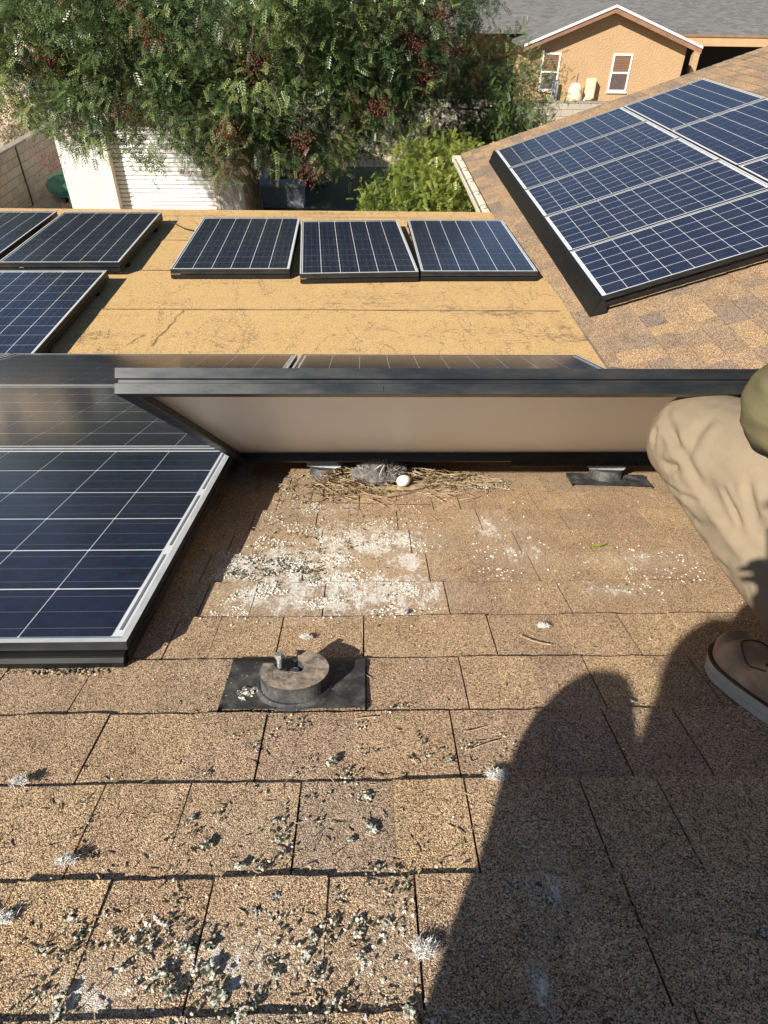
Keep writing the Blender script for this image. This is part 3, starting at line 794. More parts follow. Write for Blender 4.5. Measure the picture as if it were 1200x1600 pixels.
def quills(cx, cy, sgn, n):
    m = MB()
    for i in range(n):
        a = math.pi + sgn*(-.9 + 1.8*i/(n-1)); l = rn.uniform(.032,.045)
        p0 = Vector((cx, cy, .0575)); d = Vector((math.cos(a), math.sin(a), -.28 - .25*abs(math.sin(a))))
        m.tube([p0 + d*l*t for t in (.15,.5,1.)], [.0016,.0022,.0007], 5, m=1 if i % 3 == 1 else 0)
    return m
for s, c in ((-1,(.012,-.020)), (1,(.004,.018))):
    wq = quills(c[0], c[1], s, 11); wq.build('wing', [M['quill'], M['quill_tip']], ch)
m = MB()
for i in range(700):
    a, b = rn.uniform(0,6.28), rn.uniform(.1,1.4); d = Vector((math.cos(a)*math.cos(b), math.sin(a)*math.cos(b), math.sin(b)))
    p = Vector((d.x*.066, d.y*.044, .024 + d.z*.030)); q = p + (d + Vector((rn.gauss(0,.4),rn.gauss(0,.4),rn.gauss(0,.2))))*rn.uniform(.003,.009)
    m.tube([p, q], [.0004,.0002], 3, cap=False)
tag(m.build('down_filaments', M['quill_tip'], ch), kind='stuff')
eg = MB(); v = []; f = []
for j in range(13):
    t_ = math.pi*j/12
    for i in range(20):
        r_ = .0155*math.sin(t_)*(1 + .12*math.cos(t_)); v.append((r_*math.cos(2*math.pi*i/20), r_*math.sin(2*math.pi*i/20), -.0205*math.cos(t_)))
for j in range(12):
    for i in range(20): f.append((j*20+i, j*20+(i+1)%20, (j+1)*20+(i+1)%20, (j+1)*20+i))
eg.poly(v, f); tag(eg.build('egg', M['egg'], matrix=MAIN @ T(.112, 1.855, .034) @ RZ(R(30)) @ RY(R(80)) @ Matrix.Scale(1.12, 4), smooth=True), 'small white egg lying beside the chick in the nest', 'egg')

# ------------------------------------------------------------------ droppings, feathers, litter
def lump_mesh(seed, flat=.6, fuzz=.35):
    bm = bmesh.new(); bmesh.ops.create_icosphere(bm, subdivisions=3, radius=1)
    for vtx in bm.verts:
        p = vtx.co.copy(); k = 1 + fuzz*2*noise.noise(p*1.4 + Vector((seed*9.1,0,0))) + fuzz*1.3*noise.noise(p*3.5 + Vector((0,seed*5.3,0)))
        vtx.co = p*k; vtx.co.z *= flat
    me = bpy.data.meshes.new('dropping'); bm.to_mesh(me); bm.free(); return me
LUMPS = [lump_mesh(i, .5, .5) for i in range(6)]
for me in LUMPS: me.materials.append(M['drop'])
LT = [(-.187,.869,.020),(-.173,.878,.016),(-.195,.857,.013),(-.217,.622,.008),(-.189,.584,.010),(-.146,.553,.008),(-.114,.615,.007),(-.1,.569,.009),(-.048,.718,.012),
      (.001,.654,.010),(.004,.603,.011),(.059,.722,.006),(.111,.714,.007),(-.056,.468,.011),(-.061,.448,.008),(-.1,.512,.009),(-.119,.497,.008),(-.01,.47,.009),
      (-.008,.447,.007),(-.221,.458,.011),(-.183,.458,.012),(-.153,.438,.012),(-.201,.433,.011),(-.184,.415,.012),(-.286,.417,.009),(-.285,.401,.01),(-.115,.397,.01),
      (.038,.396,.009),(.185,.572,.005),(.188,.521,.006),(.197,.502,.006),(.372,.554,.006),(.404,.463,.007),(.161,.425,.006),(.416,.838,.007),(-.05,.66,.006),(-.02,.585,.006),
      (-.14,.41,.013),(-.16,.46,.009),(-.24,.44,.008),(-.09,.43,.008),(.0,.53,.006),(.02,.48,.006)]
for i, (x, s, r) in enumerate(LT):
    r *= .58
    o = link('dropping', LUMPS[i % 6], matrix=MAIN @ T(x, s, .006 + r*.28) @ RZ(rn.uniform(0,6.28)) @ Matrix.Diagonal((r*1.1, r*rn.uniform(.6,1), r*.62, 1)))
    tag(o, 'small crusted white and dark green dropping lying on the shingles', 'dropping', 'droppings scattered over the shingles')
def scatter(name, mats, areas, kind_fn, label, cat):
    m = MB()
    for (x0, x1, s0, s1, n, k) in areas:
        for i in range(n): kind_fn(m, rn.uniform(x0, x1), rn.uniform(s0, s1), k)
    o = m.build(name, mats, matrix=MAIN); tag(o, label, cat, kind='stuff')
ICO = bmesh.new(); bmesh.ops.create_icosphere(ICO, subdivisions=1, radius=1)
IV = [v.co.copy() for v in ICO.verts]; IF = [[v.index for v in f.verts] for f in ICO.faces]; ICO.free()
def crumb(m, x, s, k):
    r = k*rn.uniform(.4,1.3); sx, sy, sz = rn.uniform(.6,1.4), rn.uniform(.5,1.1), rn.uniform(.35,.8); a = rn.uniform(0,3.14); ca, sa = math.cos(a), math.sin(a)
    pts = []
    for v in IV:
        j = rn.uniform(.7,1.3); px, py, pz = v.x*sx*j*r, v.y*sy*j*r, v.z*sz*j*r
        pts.append((x + px*ca - py*sa, s + px*sa + py*ca, .0062 + r*.3 + pz))
    m.poly(pts, IF, rn.choice([0,0,0,1]))
def crumb_cl(m, x, s, k):       # crumbs gather into little heaps
    for _ in range(rn.randint(4, 14)): crumb(m, x + rn.gauss(0,.007), s + rn.gauss(0,.006), k)
def bit(m, x, s, k):
    a = rn.uniform(0, 6.28); l = k*rn.uniform(.4,1.4)
    m.tube(strand(x, s, .0068, a, l, rn.gauss(0,.7), .02, .001), .0007, 3, cap=False)
scatter('dropping_crumbs', [M['drop'], M['drop_dark']], [(-.33,.06,.37,.50,46,.0023), (-.24,.06,.50,.70,24,.0020), (-.30,-.10,1.26,1.40,60,.0026), (-.25,.0,1.42,1.7,34,.0021),
        (-.27,-.05,1.74,2.0,50,.0025), (.15,.45,1.86,1.94,46,.0024), (-.4,.4,.40,.8,14,.0016), (-.2,.12,.69,.86,22,.0018), (.14,.3,.4,.62,14,.0015)],
        crumb_cl, 'crumbs of white and dark green droppings strewn over the shingles', 'droppings')
def flake(m, x, s, k):
    x += rn.gauss(0,.03); s += rn.gauss(0,.018)
    d = noise.noise(Vector((x*9, s*16, 3.))) + .45*noise.noise(Vector((x*30, s*40, 8.)))
    d -= .9*max(0, x - .08) if s < 1.6 and x < .25 else 0
    d -= 1.2*max(0, -.26 - x)
    if d < .06: return
    r = k*rn.uniform(.4,1.3); n_ = rn.randint(5,7); a0_ = rn.uniform(0,6.28); z = .0016 + .0060*((s-S0)/EXPO - math.floor((s-S0)/EXPO)) + rn.random()*.0008
    tp = [(x + r*rn.uniform(.5,1.2)*math.cos(a0_+6.283*i/n_), s + r*rn.uniform(.5,1.2)*math.sin(a0_+6.283*i/n_), z + rn.uniform(0,.0006)) for i in range(n_)]
    m.poly(tp + [(p_[0], p_[1], z-.003) for p_ in tp], [tuple(range(n_))] + [(i, n_+i, n_+(i+1)%n_, (i+1)%n_) for i in range(n_)], 0 if rn.random() < .93 else 1)
scatter('dropping_flakes', [M['white_drop'], M['drop_dark']], [(-.36,.0,1.24,1.41,2300,.0023), (-.30,.12,1.13,1.23,2000,.0022), (-.3,.14,1.38,1.56,1300,.0019), (-.3,.12,1.54,1.78,900,.0017), (.26,.42,1.26,1.5,170,.0022), (.5,.74,1.2,1.42,260,.0022), (-.3,.03,.38,.5,500,.0018)],
        flake, 'white flakes of dried droppings crusted over the shingles below the nest', 'droppings')
scatter('ledge_dirt', [M['straw'], M['dirt_top']], [(-.56,-.43,.925,.940,90,.003), (-.80,-.56,.93,.938,50,.0018)], lambda m, x, s_, k: (crumb(m, x, s_, k)), 'crumbs of tan dirt caught along the black skirt ledge', 'dirt')
scatter('grit', [M['white_drop'], M['drop_dark']], [(-.6,.8,.38,1.0,150,.0016), (-.4,.8,1.0,1.8,190,.0019)], crumb, 'specks of pale grit scattered over the shingles', 'grit')
scatter('straw_bits', M['straw'], [(-.45,.45,.37,.72,300,.011), (.1,.45,.38,.66,170,.010), (-.3,.5,.7,1.0,50,.010), (-.3,.3,1.5,2.0,160,.02), (.52,.68,.72,.86,25,.012)], bit,
        'short bits of dry straw littering the shingles', 'straw')
scatter('dark_litter', M['straw_dark'], [(-.35,.1,.37,.6,130,.008), (-.28,.05,1.3,2.0,120,.013), (.2,.45,.38,.7,50,.008)], bit, 'dark twig fragments littering the shingles', 'twigs')
m = MB()
for (x, s, a, l, cu) in ((.13,.53,.5,.09,.7), (.30,.49,2.6,.16,.1), (.35,.58,-1.2,.06,.8), (-.02,.80,.3,.035,-.3), (.14,.77,.2,.035,.3), (.14,.73,.5,.05,-.2), (.28,1.03,-.9,.06,.8)):
    q = MB(); q.tube(strand(x, s, .009, a, l, cu, .02, .001), .0009, 4, cap=False)
    tag(q.build('grass_stem', M['straw'], matrix=MAIN), 'single thin dry grass stem lying on the shingles', 'stem', 'loose grass stems on the shingles')
def fluff(x, s, r, label, mat='down'):
    e = empty('down_feather', MAIN @ T(x, s, .006)); tag(e, label, 'feather')
    q = MB(); q.tube([(-.6*r,0,.002),(0,0,.004),(.6*r,.1*r,.006)], [.0005,.0004,.0002], 4); q.build('shaft', M[mat], e)
    q = MB()
    for i in range(300):
        p = Vector((rn.gauss(0,.32)*r, rn.gauss(0,.2)*r, .003)); a = rn.uniform(0,6.28); el_ = rn.uniform(0,1.1); l = r*rn.uniform(.25,.7)
        d = Vector((math.cos(a)*math.cos(el_), math.sin(a)*math.cos(el_), math.sin(el_)*.9)); q.tube([p, p + d*l*.5 + Vector((0,0,.001)), p + d*l], [.00035,.0003,.0002], 3, cap=False)
    tag(q.build('barbs', M[mat], e), kind='stuff')
fluff(.172,.684,.016,'white down feather on a course line at the edge of the big shadow')
fluff(.057,.449,.017,'greyish down feather lying beside a shingle joint near a shadow edge')
fluff(.33,1.062,.013,'small white feather tuft on sunlit shingles between two joints')
fluff(-.456,.685,.014,'grey feather tuft caught on a shingle butt edge')
fluff(-.344,.561,.013,'grey feather tuft caught in a dark joint, casting a long shadow')
fluff(-.111,1.029,.012,'white feather tuft lying behind the bolt of the mount')
fluff(.068,1.115,.011,'white feather tuft on the lower edge of the whitewashed shingles')
fluff(-.379,.492,.012,'cream feather tuft lying beside a steep shingle joint')
q = MB(); v = []; f = []
for i in range(7):
    t_ = i/6; w_ = .008*math.sin(math.pi*min(1, t_*.95+.05)); v += [(-.022+.044*t_, -w_, .009+.004*t_), (-.022+.044*t_, 0, .0075+.004*t_), (-.022+.044*t_, w_, .009+.004*t_)]
    if i: b = 3*i; f += [(b-3,b-2,b+1,b), (b-2,b-1,b+2,b+1)]
q.poly(v, f); tag(q.build('fallen_leaf', M['leaf_litter'], matrix=MAIN @ T(.557,1.427,0) @ RZ(R(15)), smooth=True), 'single yellow green leaf lying on the shingles', 'leaf')

# ------------------------------------------------------------------ people
def cloth_mat(name, col, scale=900):
    t = NT(name); v = t.pos()
    n = t.noise(v, 10, 5); wv = t.noise(v, scale, 2); st = t.noise(v, 25, 6, .7)
    c = t.mix(t.remap(n, .3, .7), tuple(x*.86 for x in col), tuple(min(1,x*1.1) for x in col))
    c = t.mix(t.remap(st, .62, .8, 0, .35), c, tuple(x*.55 for x in col))
    h = t.math('ADD', t.math('MULTIPLY', wv, .12), t.noise(t.mapping(v, scale=(1,.6,1.6)), 26, 3))
    t.bump(h, .35, .008); return t.fin(c, .9, spec=.2)
M['trouser'] = cloth_mat('tan_canvas', (.21,.165,.112)); M['hoodie'] = cloth_mat('olive_fleece', (.115,.10,.052), 420)
M['navy'] = cloth_mat('grey_cotton', (.16,.17,.19)); M['denim'] = cloth_mat('dark_denim', (.06,.075,.12))
M['skin'] = simple('skin', (.46,.27,.18), .55, 0, .08, 30); M['hair'] = simple('dark_hair', (.03,.022,.016), .6, 0, .3, 90, .8, 300)
def leather():
    t = NT('brown_leather'); v = t.pos(); n = t.noise(v, 28, 6, .65)
    c = t.mix(t.remap(n, .35, .72), (.30,.185,.105), (.52,.36,.23)); t.bump(t.noise(v, 190, 4), .25, .003); return t.fin(c, .62)
M['leather'] = leather(); M['sole'] = simple('pale_rubber_sole', (.50,.44,.36), .75, 0, .12, 40, .3, 150); M['sole_dark'] = simple('dark_welt', (.075,.045,.03), .7)
M['lace'] = simple('dark_lace', (.05,.035,.025), .8); M['cap'] = cloth_mat('grey_cap', (.10,.10,.11)); M['phone'] = simple('phone_body', (.03,.03,.035), .3)

def limb(bm, pts, rads, n=9, sub=2):
    """overlapping balls along a smooth chain; merged later by voxel remeshing"""
    pts = [Vector(p) for p in pts]
    for i in range(len(pts)-1):
        for k in range(n + (1 if i == len(pts)-2 else 0)):
            t = k/n; p = pts[i].lerp(pts[i+1], t); r = rads[i]*(1-t) + rads[i+1]*t
            bmesh.ops.create_icosphere(bm, subdivisions=sub, radius=r, matrix=T(*p))
def hand(bm, wrist, d, palm_n, side, curl=.9, sc=1.0):
    """palm and five bent fingers; d = direction of the hand, palm_n = where the palm faces"""
    d = Vector(d).normalized(); nn = Vector(palm_n); nn = (nn - d*nn.dot(d)).normalized(); b = d.cross(nn)*side
    wr = Vector(wrist)
    for i in range(4):
        o = (i-1.5)*.02*sc; base = wr + d*.085*sc + b*o
        limb(bm, [wr + b*o*.6, base], [.016*sc, .012*sc], 6, 1)
        L_ = [.042,.047,.044,.034][i]*sc; p = base; dr = d.copy(); pts = [p]
        for s in range(3):
            a = curl*(.45 + .25*s); dr = (dr*math.cos(a) + nn*math.sin(a)).normalized(); p = p + dr*L_*(1, .65, .5)[s]; pts.append(p)
        limb(bm, pts, [.0098*sc,.0088*sc,.0082*sc,.0072*sc], 4, 1)
    t0 = wr + d*.02*sc - b*.024*sc
    limb(bm, [t0, t0 - b*.028*sc + d*.022*sc + nn*.015*sc, t0 - b*.026*sc + d*.05*sc + nn*.036*sc], [.015*sc,.0115*sc,.009*sc], 4, 1)
CREASES = [((.484,1.012,.346),(.494,.975,.347)), ((.486,1.004,.336),(.493,.979,.344)), ((.477,1.038,.395),(.475,1.035,.367)),
    ((.491,1.017,.412),(.492,.993,.387),(.5,.96,.358),(.514,.938,.33),(.529,.899,.302),(.543,.862,.276),(.557,.829,.25)), ((.515,.938,.342),(.524,.914,.327),(.537,.879,.299),(.549,.849,.278),(.563,.82,.254)),
    ((.524,.902,.342),(.538,.881,.316),(.548,.86,.288)), ((.538,.867,.361),(.544,.855,.334),(.553,.844,.309)), ((.508,.985,.28),(.524,.937,.268),(.536,.884,.281)), ((.498,1.013,.309),(.508,.956,.304),(.524,.921,.309)),
    ((.541,.927,.232),(.548,.871,.221)), ((.499,.964,.368),(.505,.967,.394),(.526,.971,.426)), ((.559,.83,.215),(.566,.824,.195)), ((.489,1.043,.421),(.486,1.01,.398),(.493,.983,.374)),
    ((.56,.80,.24),(.575,.79,.20),(.60,.785,.165)), ((.535,.93,.25),(.55,.86,.235),(.565,.81,.22))]
def crease(me, base, width=.0065, depth=.0042):
    """dents along folded lines of the cloth, with a soft ridge on both sides"""
    n = len(me.vertices); co = np.empty(n*3, np.float32); no = np.empty(n*3, np.float32)
    me.vertices.foreach_get('co', co); me.vertices.foreach_get('normal', no); co = co.reshape(-1,3).astype(float); no = no.reshape(-1,3)
    P_ = co + np.array(base); d = np.zeros(n)
    for ci, line in enumerate(CREASES):
        pts = [np.array(PR(*q)) for q in line]; best = np.full(n, 9.); tt = np.zeros(n); m = len(pts) - 1
        for i in range(m):
            a, b = pts[i], pts[i+1]; ab = b - a; t = np.clip(((P_ - a) @ ab)/(ab @ ab), 0, 1)
            q = np.linalg.norm(P_ - (a + t[:,None]*ab), axis=1); k = q < best; best[k] = q[k]; tt[k] = (i + t[k])/m
        fade = np.clip(np.minimum(tt, 1-tt)*5 + .25, 0, 1); w = width*(1 + .35*math.sin(ci*2.1))
        d += fade*depth*(.55*np.exp(-((best - 2.1*w)/(1.2*w))**2) - np.exp(-(best/w)**2))
    me.vertices.foreach_set('co', (co + no*d[:,None]).astype(np.float32).ravel()); me.update()
def wrinkle(me, amp, fr, folds=(), seed=0.):
    n = len(me.vertices); co = np.empty(n*3, np.float32); no = np.empty(n*3, np.float32)
    me.vertices.foreach_get('co', co); me.vertices.foreach_get('normal', no); co = co.reshape(-1,3).astype(float); no = no.reshape(-1,3)
    d = np.empty(n)
    for i in range(n):
        p = Vector(co[i]); q = noise.noise(Vector((p.x*fr[0]+seed, p.y*fr[1], p.z*fr[2])))
        e = amp*(1-abs(q)*2.4)*.6 + amp*.8*noise.noise(p*9+Vector((seed,0,0)))
        for (c, ax, rad, wl, a) in folds:       # pleats radiating around a joint
            r = p - c; dist = r.length
            if dist < rad:
                ph = r.dot(ax)/wl + .9*noise.noise(p*8) ; ph -= math.floor(ph)
                e += a*min(1, 1.6*(1-dist/rad))*((1-abs(2*ph-1))**2.0 - .33)*(.55+.9*abs(noise.noise(p*11+Vector((3,0,0)))))
        d[i] = e
    me.vertices.foreach_set('co', (co + no*d[:,None]).astype(np.float32).ravel()); me.update()
def boot(parent, toe, heel, nup, mirror=1):
    """work boot; toe and heel are points on the roof surface, nup the surface normal"""
    toe, heel = Vector(toe), Vector(heel); ax = (toe-heel); L_ = ax.length; ax.normalize(); side = ax.cross(nup).normalized()
    e = frame(heel, side, ax, nup)
    def half(t):   # half width of the sole
        if t < .12: return .034*math.sqrt(max(0, 1-((.12-t)/.125)**2)) + .002
        if t < .45: return .036 + .004*math.sin((t-.12)/.33*math.pi) - .004*math.sin((t-.12)/.33*math.pi)*1.5 + .006*(t-.12)/.33
        if t < .78: return .042 + .011*math.sin((t-.45)/.33*math.pi/2)
        return .053*math.sqrt(max(0, 1-((t-.78)/.222)**2.3)) + .001
    def slab(z0, z1, grow, mats, name, par):
        m = MB(); N_ = 40; o = []
        for i in range(N_+1): t = i/N_; o.append((half(t)+grow, t*(L_+2*grow)-grow))
        for i in range(N_, -1, -1): t = i/N_; o.append((-(half(t)+grow), t*(L_+2*grow)-grow))
        def lift(y): return .010*max(0, (y/L_-.72)/.28)**2
        n = len(o); m.poly([(x,y,z0+lift(y)) for x,y in o] + [(x,y,z1+lift(y)) for x,y in o], [tuple(range(n))[::-1], tuple(range(n,2*n))] + [(i,(i+1)%n,n+(i+1)%n,n+i) for i in range(n)])
        return m.build(name, mats, par, smooth=False)
    m = MB(); NS, NR = 34, 22; v = []; f = []
    for i in range(NS+1):
        t = i/NS; y = t*L_; hw = half(min(.998,max(.004,t)))
        hgt = .105 if t < .42 else (.105 - .052*((t-.42)/.30)**1.1 if t < .72 else .053 - .0*t)
        if t >= .72: hgt = .053 + .012*math.sin((t-.72)/.2*math.pi) if t < .92 else .053*math.sqrt(max(0,1-((t-.92)/.085)**2)) + .012
        for k in range(NR+1):
            a = math.pi*k/NR; ex = .62 if t > .6 else .75
            cx = math.copysign(abs(math.cos(a))**ex, math.cos(a)); sz = abs(math.sin(a))**.72
            nar = 1 - (.30*sz if t < .55 else .12*sz)
            v.append((hw*cx*nar*.98, y, .026 + .010*max(0,(t-.72)/.28)**2 + (hgt-.026)*sz + .0016*noise.noise(Vector((hw*cx*40, y*45, sz*3)))))
    w_ = NR+1
    for i in range(NS):
        for k in range(NR): f.append((i*w_+k, i*w_+k+1, (i+1)*w_+k+1, (i+1)*w_+k))
    m.poly(v, f)
    up_ = m.build('boot', M['leather'], parent, e, smooth=True)
    q = MB(); q.tube([(0,.060,.09),(0,.058,.13),(0,.055,.19)], [.047,.043,.046], 20); q.build('shaft', M['leather'], up_, smooth=True)
    slab(.0, .011, .005, M['sole'], 'outsole', up_); slab(.0115, .0255, .004, M['sole'], 'midsole', up_); slab(.0258, .0282, .0045, M['sole_dark'], 'welt', up_)
    from mathutils.bvhtree import BVHTree
    bv = BVHTree.FromPolygons([Vector(a) for a in m.v], m.f)
    def on(x, y, lift=.0012):
        h = bv.ray_cast(Vector((x, y, .4)), Vector((0,0,-1)))[0]; return (x, y, (h.z if h else .05) + lift)
    q = MB(); pts = []                                  # moc toe seam
    for i in range(21):
        a = math.pi*i/20; pts.append(on(.034*math.cos(a), L_*.60 + .080*math.sin(a)**.8))
    q.tube(pts, .0013, 6); q.build('seam', M['sole_dark'], up_)
    q = MB()
    for i in range(4):
        y = .125 + i*.022
        q.tube([on(-.026,y,.002),on(-.012,y+.004,.003),on(.012,y-.004,.003),on(.026,y,.002)], .0026, 6)
    q.tube([(0,.12,.108),(.02,.10,.118),(.03,.13,.110),(.004,.135,.108),(-.024,.115,.116),(-.03,.14,.106),(0,.128,.108)], .0022, 6)
    q.build('lace', M['lace'], up_)
    return up_

def make_person(name, label, J, mats, headdir, boots, sleeve_full=True, cap=False, folds=(), trouser_r=1.0):
    """J: joints in world coordinates. Body is one surface; clothes and boots are children."""
    base = (J['footL'][0] + J['footR'][0])/2
    e = empty(name, T(*base)); tag(e, label, 'person'); inv = T(*(-base))
    def fin(bm, nm, vox, mat, it=6, wr=None):
        bm.transform(inv); me = remeshed(bm, nm, vox, it)
        if wr: wrinkle(me, wr[0], wr[1], [(c - base, ax, r_, wl, a) for (c, ax, r_, wl, a) in wr[2]], wr[3])
        return link(nm, me, mat, e, smooth=True)
    pel, chest, neck, head = J['pelvis'], J['chest'], J['neck'], J['head']
    rtv = (J['hipR'] - J['hipL']).normalized(); spine = (chest - pel).normalized(); front = rtv.cross(spine).normalized()*-1
    if front.dot(headdir) < 0: front = -front
    # body
    bm = bmesh.new()
    limb(bm, [pel, (pel+chest)/2, chest, neck, head], [.12,.105,.115,.055,.06], 8)
    for s in 'LR':
        limb(bm, [J['hip'+s], J['knee'+s], J['ankle'+s]], [.075,.052,.038], 10); limb(bm, [J['sh'+s], J['el'+s], J['wr'+s]], [.05,.037,.027], 10)
        limb(bm, [chest, J['sh'+s]], [.08,.05], 6)
    hd = Vector(headdir).normalized(); hr = hd.cross(Vector((0,0,1))).normalized(); hu = hr.cross(hd)
    hm = frame(head, hr, hd, hu)
    def he(c, r): bmesh.ops.create_icosphere(bm, subdivisions=3, radius=1, matrix=hm @ T(*c) @ Matrix.Diagonal((*r,1)))
    he((0,-.012,.035), (.074,.092,.085)); he((0,.02,-.02), (.058,.07,.085)); he((0,.05,-.075), (.03,.03,.026)); he((0,.094,-.01), (.012,.016,.022))
    he((0,.082,.012), (.05,.012,.01)); he((0,.082,-.048), (.022,.010,.008)); he((.078,-.005,-.005), (.008,.016,.028)); he((-.078,-.005,-.005), (.008,.016,.028))
    for s, sg in (('L',-1),('R',1)): hand(bm, J['wr'+s], J['hd'+s], J['pn'+s], sg)
    body = fin(bm, 'body', .0065, M['skin'], 3)
    q = MB()
    for s in (-1, 1): q.poly([tuple(inv @ hm @ (Vector((s*.030,.084,.0)) + v*.011)) for v in IV], IF)
    q.build('eyes', M['beak'], e, smooth=True)
    bm = bmesh.new()
    bmesh.ops.create_icosphere(bm, subdivisions=4, radius=1, matrix=hm @ T(0,-.022,.048) @ Matrix.Diagonal((.083,.096,.082,1)))
    bmesh.ops.create_icosphere(bm, subdivisions=3, radius=1, matrix=hm @ T(0,-.06,-.02) @ Matrix.Diagonal((.07,.05,.07,1)))
    fin(bm, 'hair', .008, M['hair'], 3, (.003, (60,60,60), (), 4.))
    if cap:
        bm = bmesh.new(); bmesh.ops.create_icosphere(bm, subdivisions=4, radius=1, matrix=hm @ T(0,-.012,.075) @ Matrix.Diagonal((.092,.108,.072,1)))
        bmesh.ops.create_icosphere(bm, subdivisions=4, radius=1, matrix=hm @ T(0,.10,.062) @ Matrix.Diagonal((.075,.075,.009,1))); fin(bm, 'cap', .006, M['cap'], 3)
    # trousers
    k = trouser_r; bm = bmesh.new()
    limb(bm, [J['hipL'], pel, J['hipR']], [.125*k,.135*k,.125*k], 8); limb(bm, [pel, pel + spine*.12], [.14,.135], 6)
    for s in 'LR':
        kn, an = J['knee'+s], J['ankle'+s]; hp = J['hip'+s]
        limb(bm, [hp, hp.lerp(kn,.5), kn, kn.lerp(an,.45), an], [.122*k,.108*k,.082*k,.078*k,.072*k], 10, 3)
    tr = fin(bm, 'trousers', .0045 if folds else .0085, mats[0], 14 if folds else 9, (.0028, (16,16,10), folds if not folds else (), 1.))
    if folds: crease(tr.data, base)
    # top
    bm = bmesh.new()
    limb(bm, [pel + spine*.02, pel.lerp(chest,.5), chest, chest.lerp(neck,.7)], [.152,.15,.152,.075], 9, 3)
    limb(bm, [J['shL'], chest + spine*.06, J['shR']], [.085,.12,.085], 8)
    for s in 'LR': limb(bm, [J['sh'+s], J['el'+s], J['el'+s].lerp(J['wr'+s],.92)], [.084,.074,.052], 12)
    fin(bm, 'hoodie' , .007, mats[1], 6, (.006, (17,17,26), (), 3.))
    for s in 'LR': boot(e, J['foot'+s][1] - base, J['foot'+s][0] - base, NA)
    return e
def J_(d): return {k: (tuple(PR(*p) for p in v) if isinstance(v, list) else PR(*v) if not k.startswith(('hd','pn')) else PV(*v)) for k, v in d.items()}
B0 = .007
worker = J_(dict(footL=[(.672,.648,B0),(.612,.948,B0)], footR=[(1.02,.66,B0),(1.06,.965,B0)], ankleL=(.672,.712,.13), ankleR=(1.03,.72,.125),
    kneeL=(.555,1.045,.372), kneeR=(1.12,1.03,.39), hipL=(.765,.665,.295), hipR=(.965,.655,.295), pelvis=(.865,.635,.31), chest=(.865,.86,.60), neck=(.865,.93,.78), head=(.86,.975,.91),
    shL=(.75,.78,.70), shR=(1.04,.875,.70), elL=(.566,.825,.475), elR=(1.16,.95,.50), wrL=(.83,.965,.395), wrR=(1.06,.965,.395), hdL=(.1,.5,.5), hdR=(-.1,.5,.5), pnL=(0,.4,.9), pnR=(0,.4,.9)))
kf = worker['kneeL']; hf = worker['hipL']
FOLDS = [(kf + PV(.02,-.10,-.03), PV(.2,.5,.85).normalized(), .17, .040, .0075), (worker['ankleL'] + PV(-.02,.03,.06), PV(.1,-.4,.9).normalized(), .13, .038, .006),
         (hf + PV(-.06,.08,.02), PV(.7,-.3,.5).normalized(), .22, .060, .007)]
make_person('person', 'worker in tan trousers, olive hoodie and brown boots squatting beside the lifted panel', worker, (M['trouser'], M['hoodie']), PV(-.1,.9,-.5), None, cap=True, folds=FOLDS, trouser_r=1.0)
photog = J_(dict(footL=[(-.085,-.01,B0),(.045,.24,B0)], footR=[(.16,-.16,B0),(.22,.12,B0)], ankleL=(-.06,.07,.12), ankleR=(.17,-.10,.12),
    kneeL=(-.36,-.17,.42), kneeR=(.16,-.12,.44), hipL=(-.315,-.53,.135), hipR=(-.15,-.54,.135), pelvis=(-.30,-.57,.132), chest=(-.34,-.60,.56), neck=(-.29,-.57,.74), head=(-.27,-.53,.87),
    shL=(-.47,-.58,.66), shR=(-.06,-.60,.66), elL=(-.30,-.36,.46), elR=(.10,-.36,.46), wrL=(-.060,-.10,.555), wrR=(.060,-.11,.56), hdL=(.35,.8,.45), hdR=(-.35,.8,.45), pnL=(.9,.1,0), pnR=(-.9,.1,0)))
make_person('person', 'photographer in a grey top sitting near the ridge with knees raised, holding a phone', photog, (M['denim'], M['navy']), PV(.1,.9,-.4), None, cap=True, trouser_r=.84)
q = MB(); q.box(-.037,.037,-.004,.004,-.13,.020)
ph = q.build('phone', M['phone'], matrix=frame(Vector((0,0,CZ)) - fw*.022, rt, fw, up)); tag(ph, 'black phone held up by the photographer', 'phone')
q = MB(); q.box(-.0345,.0345,-.0052,-.0042,-.1275,.0175); q.build('screen', M['skirt'], ph)

# ------------------------------------------------------------------ yard and ground
def ground_mat():
    t = NT('desert_dirt'); v = t.pos(); n = t.noise(v, .6, 6); n2 = t.noise(v, 9, 6, .7); g = t.sep(t.vor(v, 30, 'Color'))
    c = t.mix(t.remap(n, .35, .65), (.34,.26,.18), (.48,.39,.29)); c = t.mix(t.remap(n2, .5, .75, 0, .5), c, (.20,.155,.11))
    c = t.mix(t.remap(g[0], .8, 1, 0, .6), c, (.58,.52,.45)); t.bump(n2, .6, .03); return t.fin(c, .95)
M['dirt'] = ground_mat()
m = MB(); m.poly([(-400,-400,0),(400,-400,0),(400,400,0),(-400,400,0)], [(0,1,2,3)]); tag(m.build('ground', M['dirt']), 'pale desert dirt around the houses', kind='structure')
def turf_mat():
    t = NT('artificial_turf'); v = t.pos(); n = t.noise(v, 60, 5); c = t.mix(t.remap(n, .3, .7), (.018,.038,.016), (.05,.085,.03)); t.bump(n, .8, .02); return t.fin(c, .9)
M['turf'] = turf_mat()
m = MB(); m.poly([(-3.0,11,.004),(4.6,11,.004),(4.6,24.0,.004),(-3.0,24.0,.004)], [(0,1,2,3)]); tag(m.build('turf', M['turf']), 'dark green turf of the back yard', kind='structure')
M['concrete'] = simple('concrete', (.36,.34,.31), .9, 0, .12, 5, .4, 60)
